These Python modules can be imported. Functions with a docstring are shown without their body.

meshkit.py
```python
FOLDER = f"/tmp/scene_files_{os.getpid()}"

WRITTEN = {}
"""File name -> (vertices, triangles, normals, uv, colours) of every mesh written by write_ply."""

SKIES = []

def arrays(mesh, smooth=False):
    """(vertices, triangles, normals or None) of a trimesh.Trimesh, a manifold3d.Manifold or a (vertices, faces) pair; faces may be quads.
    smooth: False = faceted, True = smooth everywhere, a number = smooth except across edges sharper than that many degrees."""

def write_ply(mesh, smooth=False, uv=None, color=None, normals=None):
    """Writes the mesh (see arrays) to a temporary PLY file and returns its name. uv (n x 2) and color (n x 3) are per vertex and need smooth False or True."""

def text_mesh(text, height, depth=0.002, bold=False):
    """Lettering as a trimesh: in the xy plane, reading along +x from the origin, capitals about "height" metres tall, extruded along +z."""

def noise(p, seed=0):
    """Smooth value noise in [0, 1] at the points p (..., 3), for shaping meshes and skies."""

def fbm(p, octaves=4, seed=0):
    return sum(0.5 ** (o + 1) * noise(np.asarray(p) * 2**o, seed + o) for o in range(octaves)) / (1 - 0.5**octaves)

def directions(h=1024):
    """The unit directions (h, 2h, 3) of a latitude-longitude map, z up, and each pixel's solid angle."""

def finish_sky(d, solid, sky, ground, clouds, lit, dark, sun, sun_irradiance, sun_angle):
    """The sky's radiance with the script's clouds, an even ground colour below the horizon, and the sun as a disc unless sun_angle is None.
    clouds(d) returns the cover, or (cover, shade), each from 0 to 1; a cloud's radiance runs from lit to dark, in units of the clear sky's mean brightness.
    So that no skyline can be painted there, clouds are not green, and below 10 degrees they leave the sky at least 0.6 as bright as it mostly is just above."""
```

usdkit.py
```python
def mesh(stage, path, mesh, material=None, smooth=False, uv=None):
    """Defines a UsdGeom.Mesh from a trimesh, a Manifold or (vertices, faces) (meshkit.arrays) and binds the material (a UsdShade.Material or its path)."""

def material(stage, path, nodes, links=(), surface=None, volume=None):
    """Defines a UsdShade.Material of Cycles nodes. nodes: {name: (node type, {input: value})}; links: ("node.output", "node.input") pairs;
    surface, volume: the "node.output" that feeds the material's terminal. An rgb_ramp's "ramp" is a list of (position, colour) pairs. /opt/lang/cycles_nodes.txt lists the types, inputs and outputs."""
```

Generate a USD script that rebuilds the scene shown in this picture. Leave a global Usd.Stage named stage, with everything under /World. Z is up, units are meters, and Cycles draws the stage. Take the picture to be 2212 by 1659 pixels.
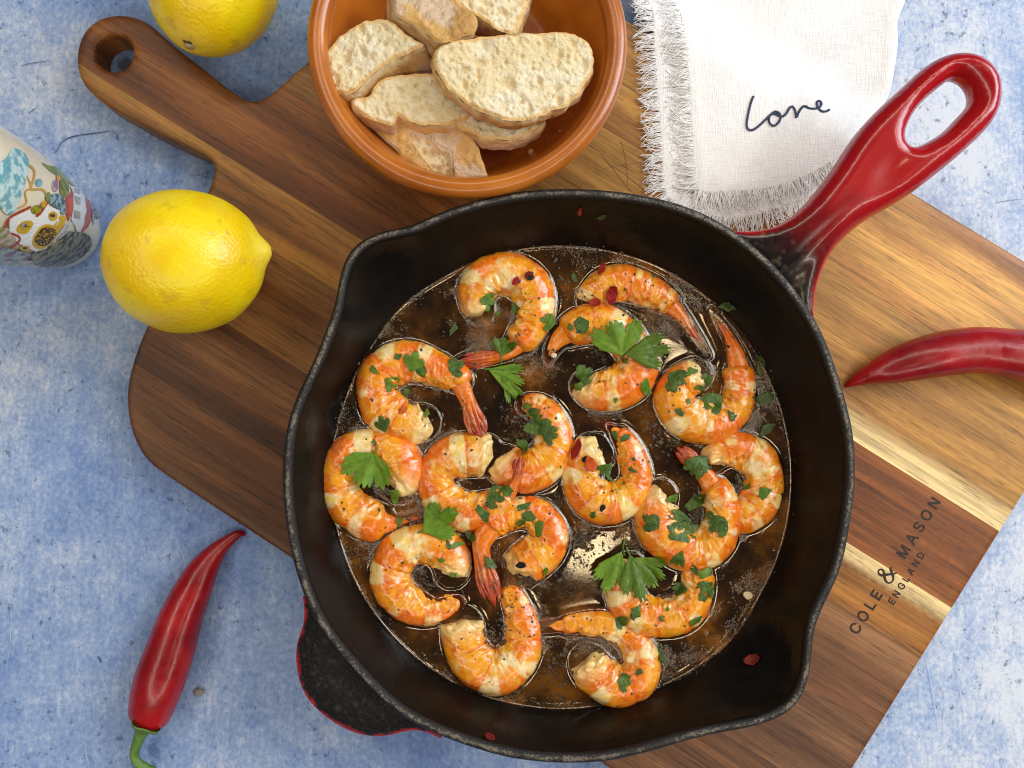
import math
import numpy as np, trimesh, shapely, meshkit, usdkit
from shapely.geometry import Polygon, LineString, MultiPolygon, Point
from shapely import affinity
from scipy.spatial import Delaunay, cKDTree
from scipy.interpolate import CubicSpline, PchipInterpolator
from pxr import Usd, UsdGeom, UsdLux, UsdShade, Gf, Sdf, Vt

stage = Usd.Stage.CreateInMemory()
UsdGeom.SetStageUpAxis(stage, UsdGeom.Tokens.z)
UsdGeom.SetStageMetersPerUnit(stage, 1.0)
UsdGeom.Xform.Define(stage, "/World")
UsdGeom.Scope.Define(stage, "/World/Looks")
rng = np.random.default_rng(11)

# ------------------------------------------------------------------ camera
FPX, CX, CY, HC = 1662.0, 1106.0, 829.5, 0.41          # the phone held about 40 cm above the table
EXPOSURE = -0.2
_d = np.array([(1070 - CX) / FPX, -(930 - CY) / FPX, -1.0]); _d /= np.linalg.norm(_d)
_v = np.cross(_d, [0, 0, -1.0]); _c = _d @ np.array([0, 0, -1.0])
_K = np.array([[0, -_v[2], _v[1]], [_v[2], 0, -_v[0]], [-_v[1], _v[0], 0]])
ROT = np.eye(3) + _K + _K @ _K / (1 + _c)
CAM = np.array([0, 0, HC])
cam = UsdGeom.Camera.Define(stage, "/World/camera")
_m = np.eye(4); _m[:3, :3] = ROT.T; _m[3, :3] = CAM
cam.AddTransformOp().Set(Gf.Matrix4d(*_m.ravel().tolist()))
cam.CreateHorizontalApertureAttr(34.6); cam.CreateVerticalApertureAttr(34.6 * 0.75)
cam.CreateFocalLengthAttr(34.6 * FPX / 2212.0)
cam.CreateClippingRangeAttr(Gf.Vec2f(0.01, 50))
cam.CreateExposureAttr(EXPOSURE)


def unp(px, py, z):
    """Point of the place seen at a photo coordinate (2212 wide), at height z."""
    px = np.asarray(px, float); py = np.asarray(py, float)
    r = np.stack([(px - CX) / FPX, -(py - CY) / FPX, -np.ones(px.shape)], -1) @ ROT.T
    s = (np.asarray(z, float) - HC) / r[..., 2]
    return CAM + r * s[..., None]


def xy(pts, z):
    p = np.array([q[:2] for q in pts], float)
    return unp(p[:, 0], p[:, 1], z)[:, :2]


def pxm(z):
    return (HC - z) / FPX


# ------------------------------------------------------------------ light
def rect_light(name, pos, target, w, h, inten, color):
    l = UsdLux.RectLight.Define(stage, "/World/" + name)
    l.CreateWidthAttr(w); l.CreateHeightAttr(h); l.CreateIntensityAttr(inten); l.CreateColorAttr(Gf.Vec3f(*color))
    z = np.array(pos, float) - np.array(target, float); z /= np.linalg.norm(z)
    x = np.cross([0, 0, 1.0], z); x = np.array([1.0, 0, 0]) if np.linalg.norm(x) < 1e-6 else x / np.linalg.norm(x)
    y = np.cross(z, x); M = np.eye(4); M[0, :3], M[1, :3], M[2, :3], M[3, :3] = x, y, z, pos
    l.AddTransformOp().Set(Gf.Matrix4d(*M.ravel().tolist()))
    return l


WARM = (1.0, 0.80, 0.52)
rect_light("window_light", (1.75, 0.65, 1.05), (0.05, 0.0, 0.0), 1.3, 1.1, 10.5, (0.80, 0.89, 1.0))
for _i, (_x, _y, _s, _k) in enumerate([(0.262, -0.315, 0.115, 17), (0.45, 0.27, 0.11, 17)]):
    rect_light("ceiling_lamp_%03d" % _i, (_x, _y, 1.65), (_x, _y, 0), _s, _s, _k, WARM)
for _i in range(8):                                        # added ring of unseen panels: fill, and bright edges on the sauce
    _t = _i * math.pi / 4 + 0.2
    _l = rect_light("added_fill_panel_%03d" % _i, (1.3 * math.cos(_t) + 0.03, 1.3 * math.sin(_t) - 0.02, 1.65), (1.3 * math.cos(_t) + 0.03, 1.3 * math.sin(_t) - 0.02, 0), 0.15, 1.06, 14.0, (1.0, 0.91, 0.79))
    _M = np.eye(4); _M[:3, :3] = [[math.cos(_t), math.sin(_t), 0], [-math.sin(_t), math.cos(_t), 0], [0, 0, 1]]; _M[3, :3] = (1.3 * math.cos(_t) + 0.03, 1.3 * math.sin(_t) - 0.02, 1.65)
    UsdGeom.Xformable(_l).GetOrderedXformOps()[0].Set(Gf.Matrix4d(*_M.ravel().tolist()))
dome = UsdLux.DomeLight.Define(stage, "/World/room_light")
dome.CreateIntensityAttr(1.0)


# ------------------------------------------------------------------ helpers
def mat(name, nodes, links=(), surface="p.BSDF", volume=None):
    return usdkit.material(stage, "/World/Looks/" + name, nodes, links, surface=surface, volume=volume)


_bg = mat("room_air", {"b": ("background_shader", {"color": (0.86, 0.92, 1.0), "strength": 0.075})}, surface="b.background")
UsdShade.MaterialBindingAPI.Apply(dome.GetPrim()).Bind(_bg)

_used = {}


def numbered(parent, name):
    k = (parent, name); n = _used.get(k, 0); _used[k] = n + 1
    return f"{parent}/{name}" + ("_%03d" % n if n else "")


def keys(prim, **kw):
    for k, v in kw.items():
        if v:
            prim.SetCustomDataByKey(k, v)


BASE = {}


def thing(name, label=None, cat=None, base=(0, 0, 0), group=None, kind=None):
    path = numbered("/World", name)
    x = UsdGeom.Xform.Define(stage, path)
    x.AddTranslateOp().Set(Gf.Vec3d(*map(float, base)))
    BASE[path] = np.array(base, float)
    keys(x.GetPrim(), label=label, category=cat, group=group, kind=kind)
    return path


def compact(V, F, tint):
    """Drops vertices that no face uses."""
    used = np.unique(F); new = np.zeros(len(V), int); new[used] = np.arange(len(used))
    return V[used], new[F], None if tint is None else np.asarray(tint)[used]


def part(parent, name, V, F, material, smooth=True, tint=None, label=None, kind=None):
    path = numbered(parent, name)
    root = "/".join(parent.split("/")[:3])
    b = BASE.get(root, np.zeros(3)) if parent != "/World" else np.zeros(3)
    V = np.asarray(V, float) - b
    F = np.asarray(F, int)
    if F.shape[1] == 4:
        F = np.vstack([F[:, [0, 1, 2]], F[:, [0, 2, 3]]])
    V, F, tint = compact(V, F, tint)
    m = usdkit.mesh(stage, path, (V, F), material, smooth=(True if tint is not None and smooth else smooth))
    if tint is not None:
        UsdGeom.PrimvarsAPI(m).CreatePrimvar("tint", Sdf.ValueTypeNames.Color3fArray, "vertex").Set(
            Vt.Vec3fArray.FromNumpy(np.clip(np.asarray(tint, np.float32), 0, 1)))
    keys(m.GetPrim(), label=label, kind=kind)
    return path


def solo(name, V, F, material, label=None, cat=None, group=None, kind=None, smooth=True, tint=None):
    """A thing that is one mesh."""
    V, F, tint = compact(np.asarray(V, float), np.asarray(F, int), tint)
    c = np.array([*V[:, :2].mean(0), V[:, 2].min()])
    path = numbered("/World", name)
    m = usdkit.mesh(stage, path, (V - c, np.asarray(F, int)), material, smooth=smooth)
    UsdGeom.Xformable(m).AddTranslateOp().Set(Gf.Vec3d(*map(float, c)))
    if tint is not None:
        UsdGeom.PrimvarsAPI(m).CreatePrimvar("tint", Sdf.ValueTypeNames.Color3fArray, "vertex").Set(
            Vt.Vec3fArray.FromNumpy(np.clip(np.asarray(tint, np.float32), 0, 1)))
    keys(m.GetPrim(), label=label, category=cat, group=group, kind=kind)
    return path


def sstep(a, b, x):
    t = np.clip((np.asarray(x, float) - a) / (b - a), 0, 1)
    return t * t * (3 - 2 * t)


def lerp(a, b, t):
    t = np.asarray(t, float)
    if np.ndim(t):
        t = t[..., None]
    return np.asarray(a, float) * (1 - t) + np.asarray(b, float) * t


def fbm(p, s, seed=0, o=3):
    p = np.asarray(p, float)
    if p.shape[-1] == 2:
        p = np.concatenate([p, np.zeros(p.shape[:-1] + (1,))], -1)
    return meshkit.fbm(p * s + 37.7, octaves=o, seed=seed)


def smooth_closed(P, n):
    """Closed Catmull-like periodic spline through the points, n samples."""
    P = np.asarray(P, float); Q = np.vstack([P, P[:1]])
    t = np.r_[0, np.cumsum(np.sqrt(np.linalg.norm(np.diff(Q, axis=0), axis=1)))]
    return CubicSpline(t, Q, bc_type="periodic")(np.linspace(0, t[-1], n, endpoint=False))


def smooth_open(P, n, power=0.5):
    P = np.asarray(P, float)
    t = np.r_[0, np.cumsum(np.linalg.norm(np.diff(P[:, :2], axis=0), axis=1) ** power)]
    return CubicSpline(t, P)(np.linspace(0, t[-1], n))


def resample(ring, step):
    L = ring.length; n = max(6, int(L / step))
    return np.array([ring.interpolate(i * L / n).coords[0] for i in range(n)])


def rings_of(g):
    out = []
    for q in getattr(g, "geoms", [g]):
        if q.is_empty or q.geom_type != "Polygon":
            continue
        out.append(q.exterior); out += list(q.interiors)
    return out


def sheet(poly, step, rings=(), seed=0):
    """Triangulated polygon: points, faces, distance to the outline, outline edges."""
    r = np.random.default_rng(seed)
    pts = [resample(g, step if not rings else min(step, max(2.5 * rings[0], 0.3 * step))) for g in rings_of(poly)]
    last = 0
    for q in rings:
        pts += [resample(g, min(step, max(2.5 * q, 0.4 * step))) for g in rings_of(poly.buffer(-q))]; last = q
    inner = poly.buffer(-(last + 0.55 * step))
    if not inner.is_empty:
        x0, y0, x1, y1 = inner.bounds
        gx, gy = np.meshgrid(np.arange(x0, x1, step), np.arange(y0, y1, step * 0.87))
        gx = gx + (np.arange(gx.shape[0]) % 2)[:, None] * step / 2
        g = np.c_[gx.ravel(), gy.ravel()] + r.uniform(-0.12, 0.12, (gx.size, 2)) * step
        g = g[shapely.contains_xy(inner, g[:, 0], g[:, 1])]
        pts.append(g)
    P = np.vstack(pts)
    F = Delaunay(P).simplices
    c = P[F].mean(1)
    F = F[shapely.contains_xy(poly, c[:, 0], c[:, 1])]
    a = P[F]
    cr = (a[:, 1, 0] - a[:, 0, 0]) * (a[:, 2, 1] - a[:, 0, 1]) - (a[:, 1, 1] - a[:, 0, 1]) * (a[:, 2, 0] - a[:, 0, 0])
    F = F[np.abs(cr) > 1e-14]; cr = cr[np.abs(cr) > 1e-14]
    F[cr < 0] = F[cr < 0][:, ::-1]
    d = shapely.distance(shapely.points(P), poly.boundary)
    e = np.vstack([F[:, [0, 1]], F[:, [1, 2]], F[:, [2, 0]]])
    key = e[:, 0].astype(np.int64) * len(P) + e[:, 1]; rev = e[:, 1].astype(np.int64) * len(P) + e[:, 0]
    e = e[~np.isin(key, rev)]
    return P, F, d, e


def solid(poly, step, ztop, zbot, rings=(), seed=0):
    """Closed body between two height functions over a polygon. Functions get (P, d)."""
    P, F, d, e = sheet(poly, step, rings, seed)
    n = len(P)
    zt, zb = ztop(P, d), zbot(P, d)
    V = np.vstack([np.c_[P, zt], np.c_[P, zb]])
    G = [F, F[:, ::-1] + n]
    w = np.c_[e[:, 0], e[:, 0] + n, e[:, 1] + n, e[:, 1]]
    gap = np.abs(zt - zb)[e].max(1) > 1e-7
    w = w[gap]
    if len(w):                                                # the walls get vertices of their own, so that edges stay crisp
        used = np.unique(w); new = np.full(len(V), -1); new[used] = len(V) + np.arange(len(used))
        V = np.vstack([V, V[used]]); w = new[w]
        G += [w[:, [0, 1, 2]], w[:, [0, 2, 3]]]
        solid.used = used
    else:
        solid.used = np.zeros(0, int)
    return V, np.vstack(G), P, d


def both(top, bottom):
    """Tint of a solid()'s vertices from that of its two faces."""
    T = np.vstack([top, bottom])
    return np.vstack([T, T[solid.used]])


def tube(P, R, n=10, up=(0, 0, 1.0), caps=True, flat=1.0):
    """Tapered tube along P; flat scales its height."""
    P = np.asarray(P, float); R = np.broadcast_to(np.asarray(R, float), len(P))
    T = np.gradient(P, axis=0); T /= np.maximum(np.linalg.norm(T, axis=1, keepdims=True), 1e-12)
    S = np.cross(np.broadcast_to(up, T.shape), T); S /= np.maximum(np.linalg.norm(S, axis=1, keepdims=True), 1e-9)
    U = np.cross(T, S)
    a = np.arange(n) * 2 * np.pi / n
    V = P[:, None] + R[:, None, None] * (np.cos(a)[None, :, None] * S[:, None] + flat * np.sin(a)[None, :, None] * U[:, None])
    F = grid_faces(len(P), n, True)
    V = V.reshape(-1, 3)
    if caps:
        i = len(V); V = np.vstack([V, P[:1], P[-1:]])
        k = np.arange(n); k1 = (k + 1) % n; o = (len(P) - 1) * n
        F = np.vstack([F, np.c_[k1, k, np.full(n, i)], np.c_[o + k, o + k1, np.full(n, i + 1)]])
    return V, F


def grid_faces(a, b, wrap):
    i, j = np.meshgrid(np.arange(a - 1), np.arange(b if wrap else b - 1), indexing="ij")
    i, j = i.ravel(), j.ravel(); j1 = (j + 1) % b
    q = np.c_[i * b + j, i * b + j1, (i + 1) * b + j1, (i + 1) * b + j]
    return np.vstack([q[:, [0, 1, 2]], q[:, [0, 2, 3]]])


def join(parts):
    V, F, o = [], [], 0
    for v, f in parts:
        V.append(np.asarray(v, float)); F.append(np.asarray(f, int) + o); o += len(v)
    return np.vstack(V), np.vstack(F)


def lathe(prof, n=96, c=(0, 0)):
    prof = np.asarray(prof, float)
    a = np.arange(n) * 2 * np.pi / n
    V = np.stack([c[0] + prof[:, 0, None] * np.cos(a), c[1] + prof[:, 0, None] * np.sin(a), np.broadcast_to(prof[:, 1, None], (len(prof), n))], -1)
    return V.reshape(-1, 3), grid_faces(len(prof), n, True)


def tinted(name, rough=0.5, spec=0.5, bumps=(), coat=0.0, sss=0.0, sss_r=(1, 0.4, 0.2), sss_s=0.004, var=0.0, var_scale=300.0, extra=None, bump_d=0.001, transl=0.0, coat_rough=0.05, rough_var=0.0):
    """Principled material coloured by the mesh's own tint, with fine noise in colour and relief."""
    N = {"t": ("attribute", {"attribute": "tint"}), "g": ("geometry", {}),
         "p": ("principled_bsdf", {"roughness": rough, "specular_ior_level": spec, "coat_weight": coat, "coat_roughness": coat_rough,
                                   "subsurface_weight": sss, "subsurface_radius": sss_r, "subsurface_scale": sss_s})}
    L = []
    col = "t.color"
    if var:
        N["vn"] = ("noise_texture", {"scale": var_scale, "detail": 4.0, "roughness": 0.65})
        N["vr"] = ("map_range", {"from_min": 0.25, "from_max": 0.75, "to_min": 1 - var, "to_max": 1 + var})
        N["vm"] = ("vector_math", {"math_type": "scale"})
        L += [("g.position", "vn.vector"), ("vn.fac", "vr.value"), (col, "vm.vector1"), ("vr.result", "vm.scale")]
        col = "vm.vector"
    L.append((col, "p.base_color"))
    if rough_var:
        N["rn"] = ("noise_texture", {"scale": 160.0, "detail": 3.0})
        N["rr"] = ("map_range", {"from_min": 0.3, "from_max": 0.7, "to_min": max(0.02, rough - rough_var), "to_max": rough + rough_var})
        L += [("g.position", "rn.vector"), ("rn.fac", "rr.value"), ("rr.result", "p.roughness")]
    prev = None
    for i, (s, st) in enumerate(bumps):
        N[f"bn{i}"] = ("noise_texture", {"scale": s, "detail": 3.0, "roughness": 0.6})
        N[f"bb{i}"] = ("bump", {"strength": st, "distance": bump_d})
        L += [("g.position", f"bn{i}.vector"), (f"bn{i}.fac", f"bb{i}.height")]
        if prev:
            L.append((prev, f"bb{i}.normal"))
        prev = f"bb{i}.normal"
    if prev:
        L.append((prev, "p.normal"))
        if coat:
            L.append((prev, "p.coat_normal"))
    surf = "p.BSDF"
    if transl:
        N["tr"] = ("translucent_bsdf", {}); N["mx"] = ("mix_closure", {"fac": transl})
        L += [(col, "tr.color"), ("p.BSDF", "mx.closure1"), ("tr.BSDF", "mx.closure2")]
        surf = "mx.closure"
    return mat(name, N, L, surface=surf)


# ------------------------------------------------------------------ table top
def table_material():
    N = {"g": ("geometry", {}),
         "mp": ("mapping", {"scale": (1.0, 0.78, 1.0)}),
         "big": ("noise_texture", {"scale": 9.0, "detail": 3.0, "roughness": 0.55}),
         "mid": ("noise_texture", {"scale": 90.0, "detail": 6.0, "roughness": 0.68}),
         "fine": ("noise_texture", {"scale": 430.0, "detail": 5.0, "roughness": 0.78}),
         "str": ("noise_texture", {"scale": 330.0, "detail": 3.0, "roughness": 0.6}),
         "ms": ("mapping", {"scale": (1.0, 0.07, 1.0)}),
         "sx": ("separate_xyz", {}),
         "grad": ("map_range", {"from_min": -0.05, "from_max": 0.24, "to_min": 0.0, "to_max": 0.15, "clamp": True}),  # window-side brightness put into the colour: paler to the right
         "a1": ("math", {"math_type": "multiply_add", "value2": 0.75, "value3": 0.03}),
         "a2": ("math", {"math_type": "multiply_add", "value2": 0.40}),
         "a3": ("math", {"math_type": "multiply_add", "value2": 0.62}),
         "a4": ("math", {"math_type": "multiply_add", "value2": 0.16}),
         "a5": ("math", {"math_type": "add"}),
         "r": ("rgb_ramp", {"ramp": [(0.0, (0.06, 0.10, 0.27)), (0.70, (0.088, 0.152, 0.385)), (0.88, (0.16, 0.255, 0.51)), (1.02, (0.27, 0.38, 0.61)), (1.14, (0.46, 0.54, 0.70)), (1.24, (0.66, 0.70, 0.77))]}),
         "sc": ("math", {"math_type": "multiply", "value2": 0.8}),
         "dk": ("noise_texture", {"scale": 190.0, "detail": 5.0, "roughness": 0.75}),
         "dk2": ("noise_texture", {"scale": 14.0, "detail": 2.0}),
         "dkr": ("map_range", {"from_min": 0.70, "from_max": 0.77, "to_min": 0.0, "to_max": 0.65, "clamp": True}),
         "dka": ("math", {"math_type": "multiply_add", "value2": 0.22}),
         "mxd": ("mix_color", {"b": (0.03, 0.05, 0.14)}),
         "bp": ("bump", {"strength": 0.25, "distance": 0.0006}),
         "p": ("principled_bsdf", {"roughness": 0.5, "specular_ior_level": 0.25})}
    # ramp positions are squeezed into 0..1
    N["r"][1]["ramp"] = [(p * 0.8, c) for p, c in N["r"][1]["ramp"]]
    L = [("g.position", "mp.vector"), ("g.position", "ms.vector"), ("g.position", "big.vector"), ("mp.vector", "mid.vector"), ("mp.vector", "fine.vector"),
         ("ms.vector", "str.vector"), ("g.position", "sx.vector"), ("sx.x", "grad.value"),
         ("big.fac", "a1.value1"), ("mid.fac", "a2.value1"), ("a1.value", "a2.value3"), ("fine.fac", "a3.value1"), ("a2.value", "a3.value3"),
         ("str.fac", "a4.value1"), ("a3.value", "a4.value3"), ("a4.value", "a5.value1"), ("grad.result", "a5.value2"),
         ("a5.value", "sc.value1"), ("sc.value", "r.fac"),
         ("mp.vector", "dk.vector"), ("g.position", "dk2.vector"), ("dk2.fac", "dka.value1"), ("dk.fac", "dka.value3"), ("dka.value", "dkr.value"),
         ("r.color", "mxd.a"), ("dkr.result", "mxd.fac"), ("mxd.result", "p.base_color"), ("mid.fac", "bp.height"), ("bp.normal", "p.normal")]
    return mat("mottled_blue", N, L)


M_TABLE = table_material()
M_CRACK = mat("crack_ink", {"p": ("principled_bsdf", {"base_color": (0.04, 0.07, 0.2), "roughness": 0.6})})
M_SCRATCH = mat("pale_scratch", {"p": ("principled_bsdf", {"base_color": (0.5, 0.6, 0.8), "roughness": 0.6})})
table = thing("table_surface", "mottled blue and white weathered table surface under everything", "table", kind="structure")
_s = np.linspace(-0.6, 0.6, 13)
_gx, _gy = np.meshgrid(_s, _s * 0.85)
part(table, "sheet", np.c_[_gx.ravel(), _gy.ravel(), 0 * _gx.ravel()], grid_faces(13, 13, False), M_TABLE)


def ribbon(pts, w, z, n=40, seed=0):
    P = smooth_open(pts, n); p = xy(P, z)
    q = np.gradient(p, axis=0); q /= np.linalg.norm(q, axis=1, keepdims=True)
    nn = np.c_[-q[:, 1], q[:, 0]]
    wob = (0.35 + fbm(p, 700, seed)) * w * pxm(z) * np.sin(np.linspace(0.15, np.pi - 0.15, n)) ** 0.5
    V = np.vstack([np.c_[p + nn * wob[:, None], np.full(n, z)], np.c_[p - nn * wob[:, None], np.full(n, z)]])
    i = np.arange(n - 1)
    return V, np.vstack([np.c_[i, i + n, i + n + 1], np.c_[i, i + n + 1, i + 1]])


for k, (pts, w) in enumerate([
        ([(116, 331), (128, 316), (136, 305), (160, 294), (200, 288), (228, 284), (236, 281)], 1.3),
        ([(44, 142), (70, 136), (107, 131)], 0.8), ([(62, 246), (70, 238), (76, 233)], 0.9), ([(2150, 438), (2180, 433), (2212, 430)], 0.6),
        ([(210, 1418), (215, 1424), (218, 1432)], 2.0)]):
    V, F = ribbon(pts, w, 0.0006, seed=k); part(table, "crack", V, F, M_CRACK)
for k, (pts, w) in enumerate([
        ([(1992, 1392), (2004, 1440), (2020, 1530), (2029, 1585)], 0.8), ([(2060, 1420), (2075, 1500), (2090, 1590)], 0.6),
        ([(379, 1160), (395, 1200), (412, 1255)], 0.7), ([(423, 1380), (437, 1420), (460, 1475)], 0.6), ([(2045, 1440), (2040, 1520), (2038, 1600)], 0.5),
        ([(2150, 1480), (2120, 1560), (2070, 1650)], 0.5), ([(20, 1290), (24, 1350), (14, 1440)], 0.6), ([(182, 1600), (187, 1630), (193, 1659)], 0.6), ([(1936, 1570), (1955, 1610), (1975, 1640)], 0.6)]):
    V, F = ribbon(pts, w, 0.0005, seed=20 + k); part(table, "scratch", V, F, M_SCRATCH)

# ------------------------------------------------------------------ cutting board of glued staves
ZB = 0.018
_outline = [(162, 120), (164, 148), (175, 178), (203, 208), (240, 233), (300, 267), (367, 301), (420, 325), (449, 338), (461, 352), (460, 378), (447, 413),
            (420, 468), (385, 545), (348, 628), (315, 702), (288, 768), (273, 825), (271, 872), (277, 918), (292, 962), (318, 1000), (365, 1034), (450, 1090), (625, 1205), (1313, 1660),
            (1600, 1850), (1670, 1890), (1700, 1885), (1730, 1847), (1850, 1655), (2212, 1072), (2400, 772), (2425, 715), (2400, 674), (2212, 560), (1975, 415), (1285, -1), (1130, -95), (1060, -118), (1000, -95), (860, -5),
            (750, 71), (653, 138), (610, 178), (582, 203), (560, 214), (538, 217), (515, 206), (467, 170), (423, 135), (385, 105), (345, 70), (318, 46), (290, 33), (250, 28), (213, 36), (184, 58), (168, 88)]
board_px = np.array(_outline, float)


def corner_smooth(P, it=3):
    for _ in range(it):
        Q = np.roll(P, -1, 0); P = np.stack([0.75 * P + 0.25 * Q, 0.25 * P + 0.75 * Q], 1).reshape(-1, 2)
    return P


board_poly = Polygon(corner_smooth(xy(board_px, ZB), 3))
_hole_c = unp(245, 113, ZB)[:2]
_hole_r = 41 * pxm(ZB)
board_poly = board_poly.difference(Point(_hole_c).buffer(_hole_r, 48))
_pA, _pB = unp(1852, 955, ZB)[:2], unp(2161, 1147, ZB)[:2]
AX = (_pB - _pA) / np.linalg.norm(_pB - _pA)                 # along the grain
BX = np.array([AX[1], -AX[0]])                               # across, towards the picture's lower left
if BX[1] > 0:
    BX = -BX
joint_y = [-900, -340, -175, 0, 226, 371, 590, 800, 1400]
jb = [float((unp(605, 182 + o, ZB)[:2] - _pA) @ BX) for o in joint_y]
# dark, mid, light of each stave (linear)
STAVE = [((0.13, 0.052, 0.015), (0.34, 0.155, 0.045), (0.62, 0.36, 0.11)), ((0.14, 0.065, 0.018), (0.31, 0.155, 0.042), (0.50, 0.29, 0.085)),
         ((0.15, 0.07, 0.02), (0.36, 0.19, 0.055), (0.55, 0.33, 0.11)), ((0.105, 0.036, 0.010), (0.235, 0.088, 0.024), (0.38, 0.165, 0.05)),
         ((0.15, 0.062, 0.016), (0.30, 0.135, 0.032), (0.48, 0.26, 0.07)), ((0.075, 0.030, 0.012), (0.19, 0.082, 0.030), (0.31, 0.155, 0.06)),
         ((0.09, 0.037, 0.016), (0.20, 0.088, 0.036), (0.33, 0.165, 0.07)), ((0.08, 0.032, 0.014), (0.18, 0.078, 0.030), (0.30, 0.14, 0.055))]
CREAM = np.array([0.76, 0.66, 0.42])
_ang = math.atan2(AX[1], AX[0])
M_WOOD = mat("acacia_wood", {
    "g": ("geometry", {}), "t": ("attribute", {"attribute": "tint"}),
    "m1": ("mapping", {"rotation": (0, 0, -_ang)}),
    "m2": ("mapping", {"scale": (12.0, 260.0, 60.0)}), "m3": ("mapping", {"scale": (45.0, 1500.0, 300.0)}), "m4": ("mapping", {"scale": (80.0, 1300.0, 300.0)}),
    "n1": ("noise_texture", {"scale": 1.0, "detail": 5.0, "roughness": 0.62, "distortion": 0.6}),
    "n2": ("noise_texture", {"scale": 1.0, "detail": 3.0, "roughness": 0.6}),
    "n3": ("noise_texture", {"scale": 1.0, "detail": 2.0, "roughness": 0.5}),
    "r1": ("map_range", {"from_min": 0.28, "from_max": 0.72, "to_min": 0.55, "to_max": 1.42}),
    "r2": ("map_range", {"from_min": 0.25, "from_max": 0.75, "to_min": 0.70, "to_max": 1.26}),
    "r3": ("map_range", {"from_min": 0.60, "from_max": 0.68, "to_min": 1.0, "to_max": 0.55, "clamp": True}),
    "x1": ("math", {"math_type": "multiply"}), "x2": ("math", {"math_type": "multiply"}),
    "vm": ("vector_math", {"math_type": "scale"}),
    "b": ("bump", {"strength": 0.075, "distance": 0.0006}),
    "p": ("principled_bsdf", {"roughness": 0.42, "specular_ior_level": 0.35})},
    [("g.position", "m1.vector"), ("m1.vector", "m2.vector"), ("m1.vector", "m3.vector"), ("m1.vector", "m4.vector"), ("m2.vector", "n1.vector"), ("m3.vector", "n2.vector"), ("m4.vector", "n3.vector"),
     ("n1.fac", "r1.value"), ("n2.fac", "r2.value"), ("n3.fac", "r3.value"), ("r1.result", "x1.value1"), ("r2.result", "x1.value2"), ("x1.value", "x2.value1"), ("r3.result", "x2.value2"),
     ("t.color", "vm.vector1"), ("x2.value", "vm.scale"), ("vm.vector", "p.base_color"), ("x1.value", "b.height"), ("b.normal", "p.normal")])
board = thing("chopping_board", "long acacia chopping board of glued brown and cream staves with a handle hole", "chopping board", base=(*_pA, 0.0))
RB = 0.0028


def board_top(P, d_unused):
    d = shapely.distance(shapely.points(P), board_poly.boundary)
    u = np.clip(d / RB, 0, 1)
    return ZB - RB + RB * np.sqrt(np.clip(1 - (1 - u) ** 2, 0, 1))


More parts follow.
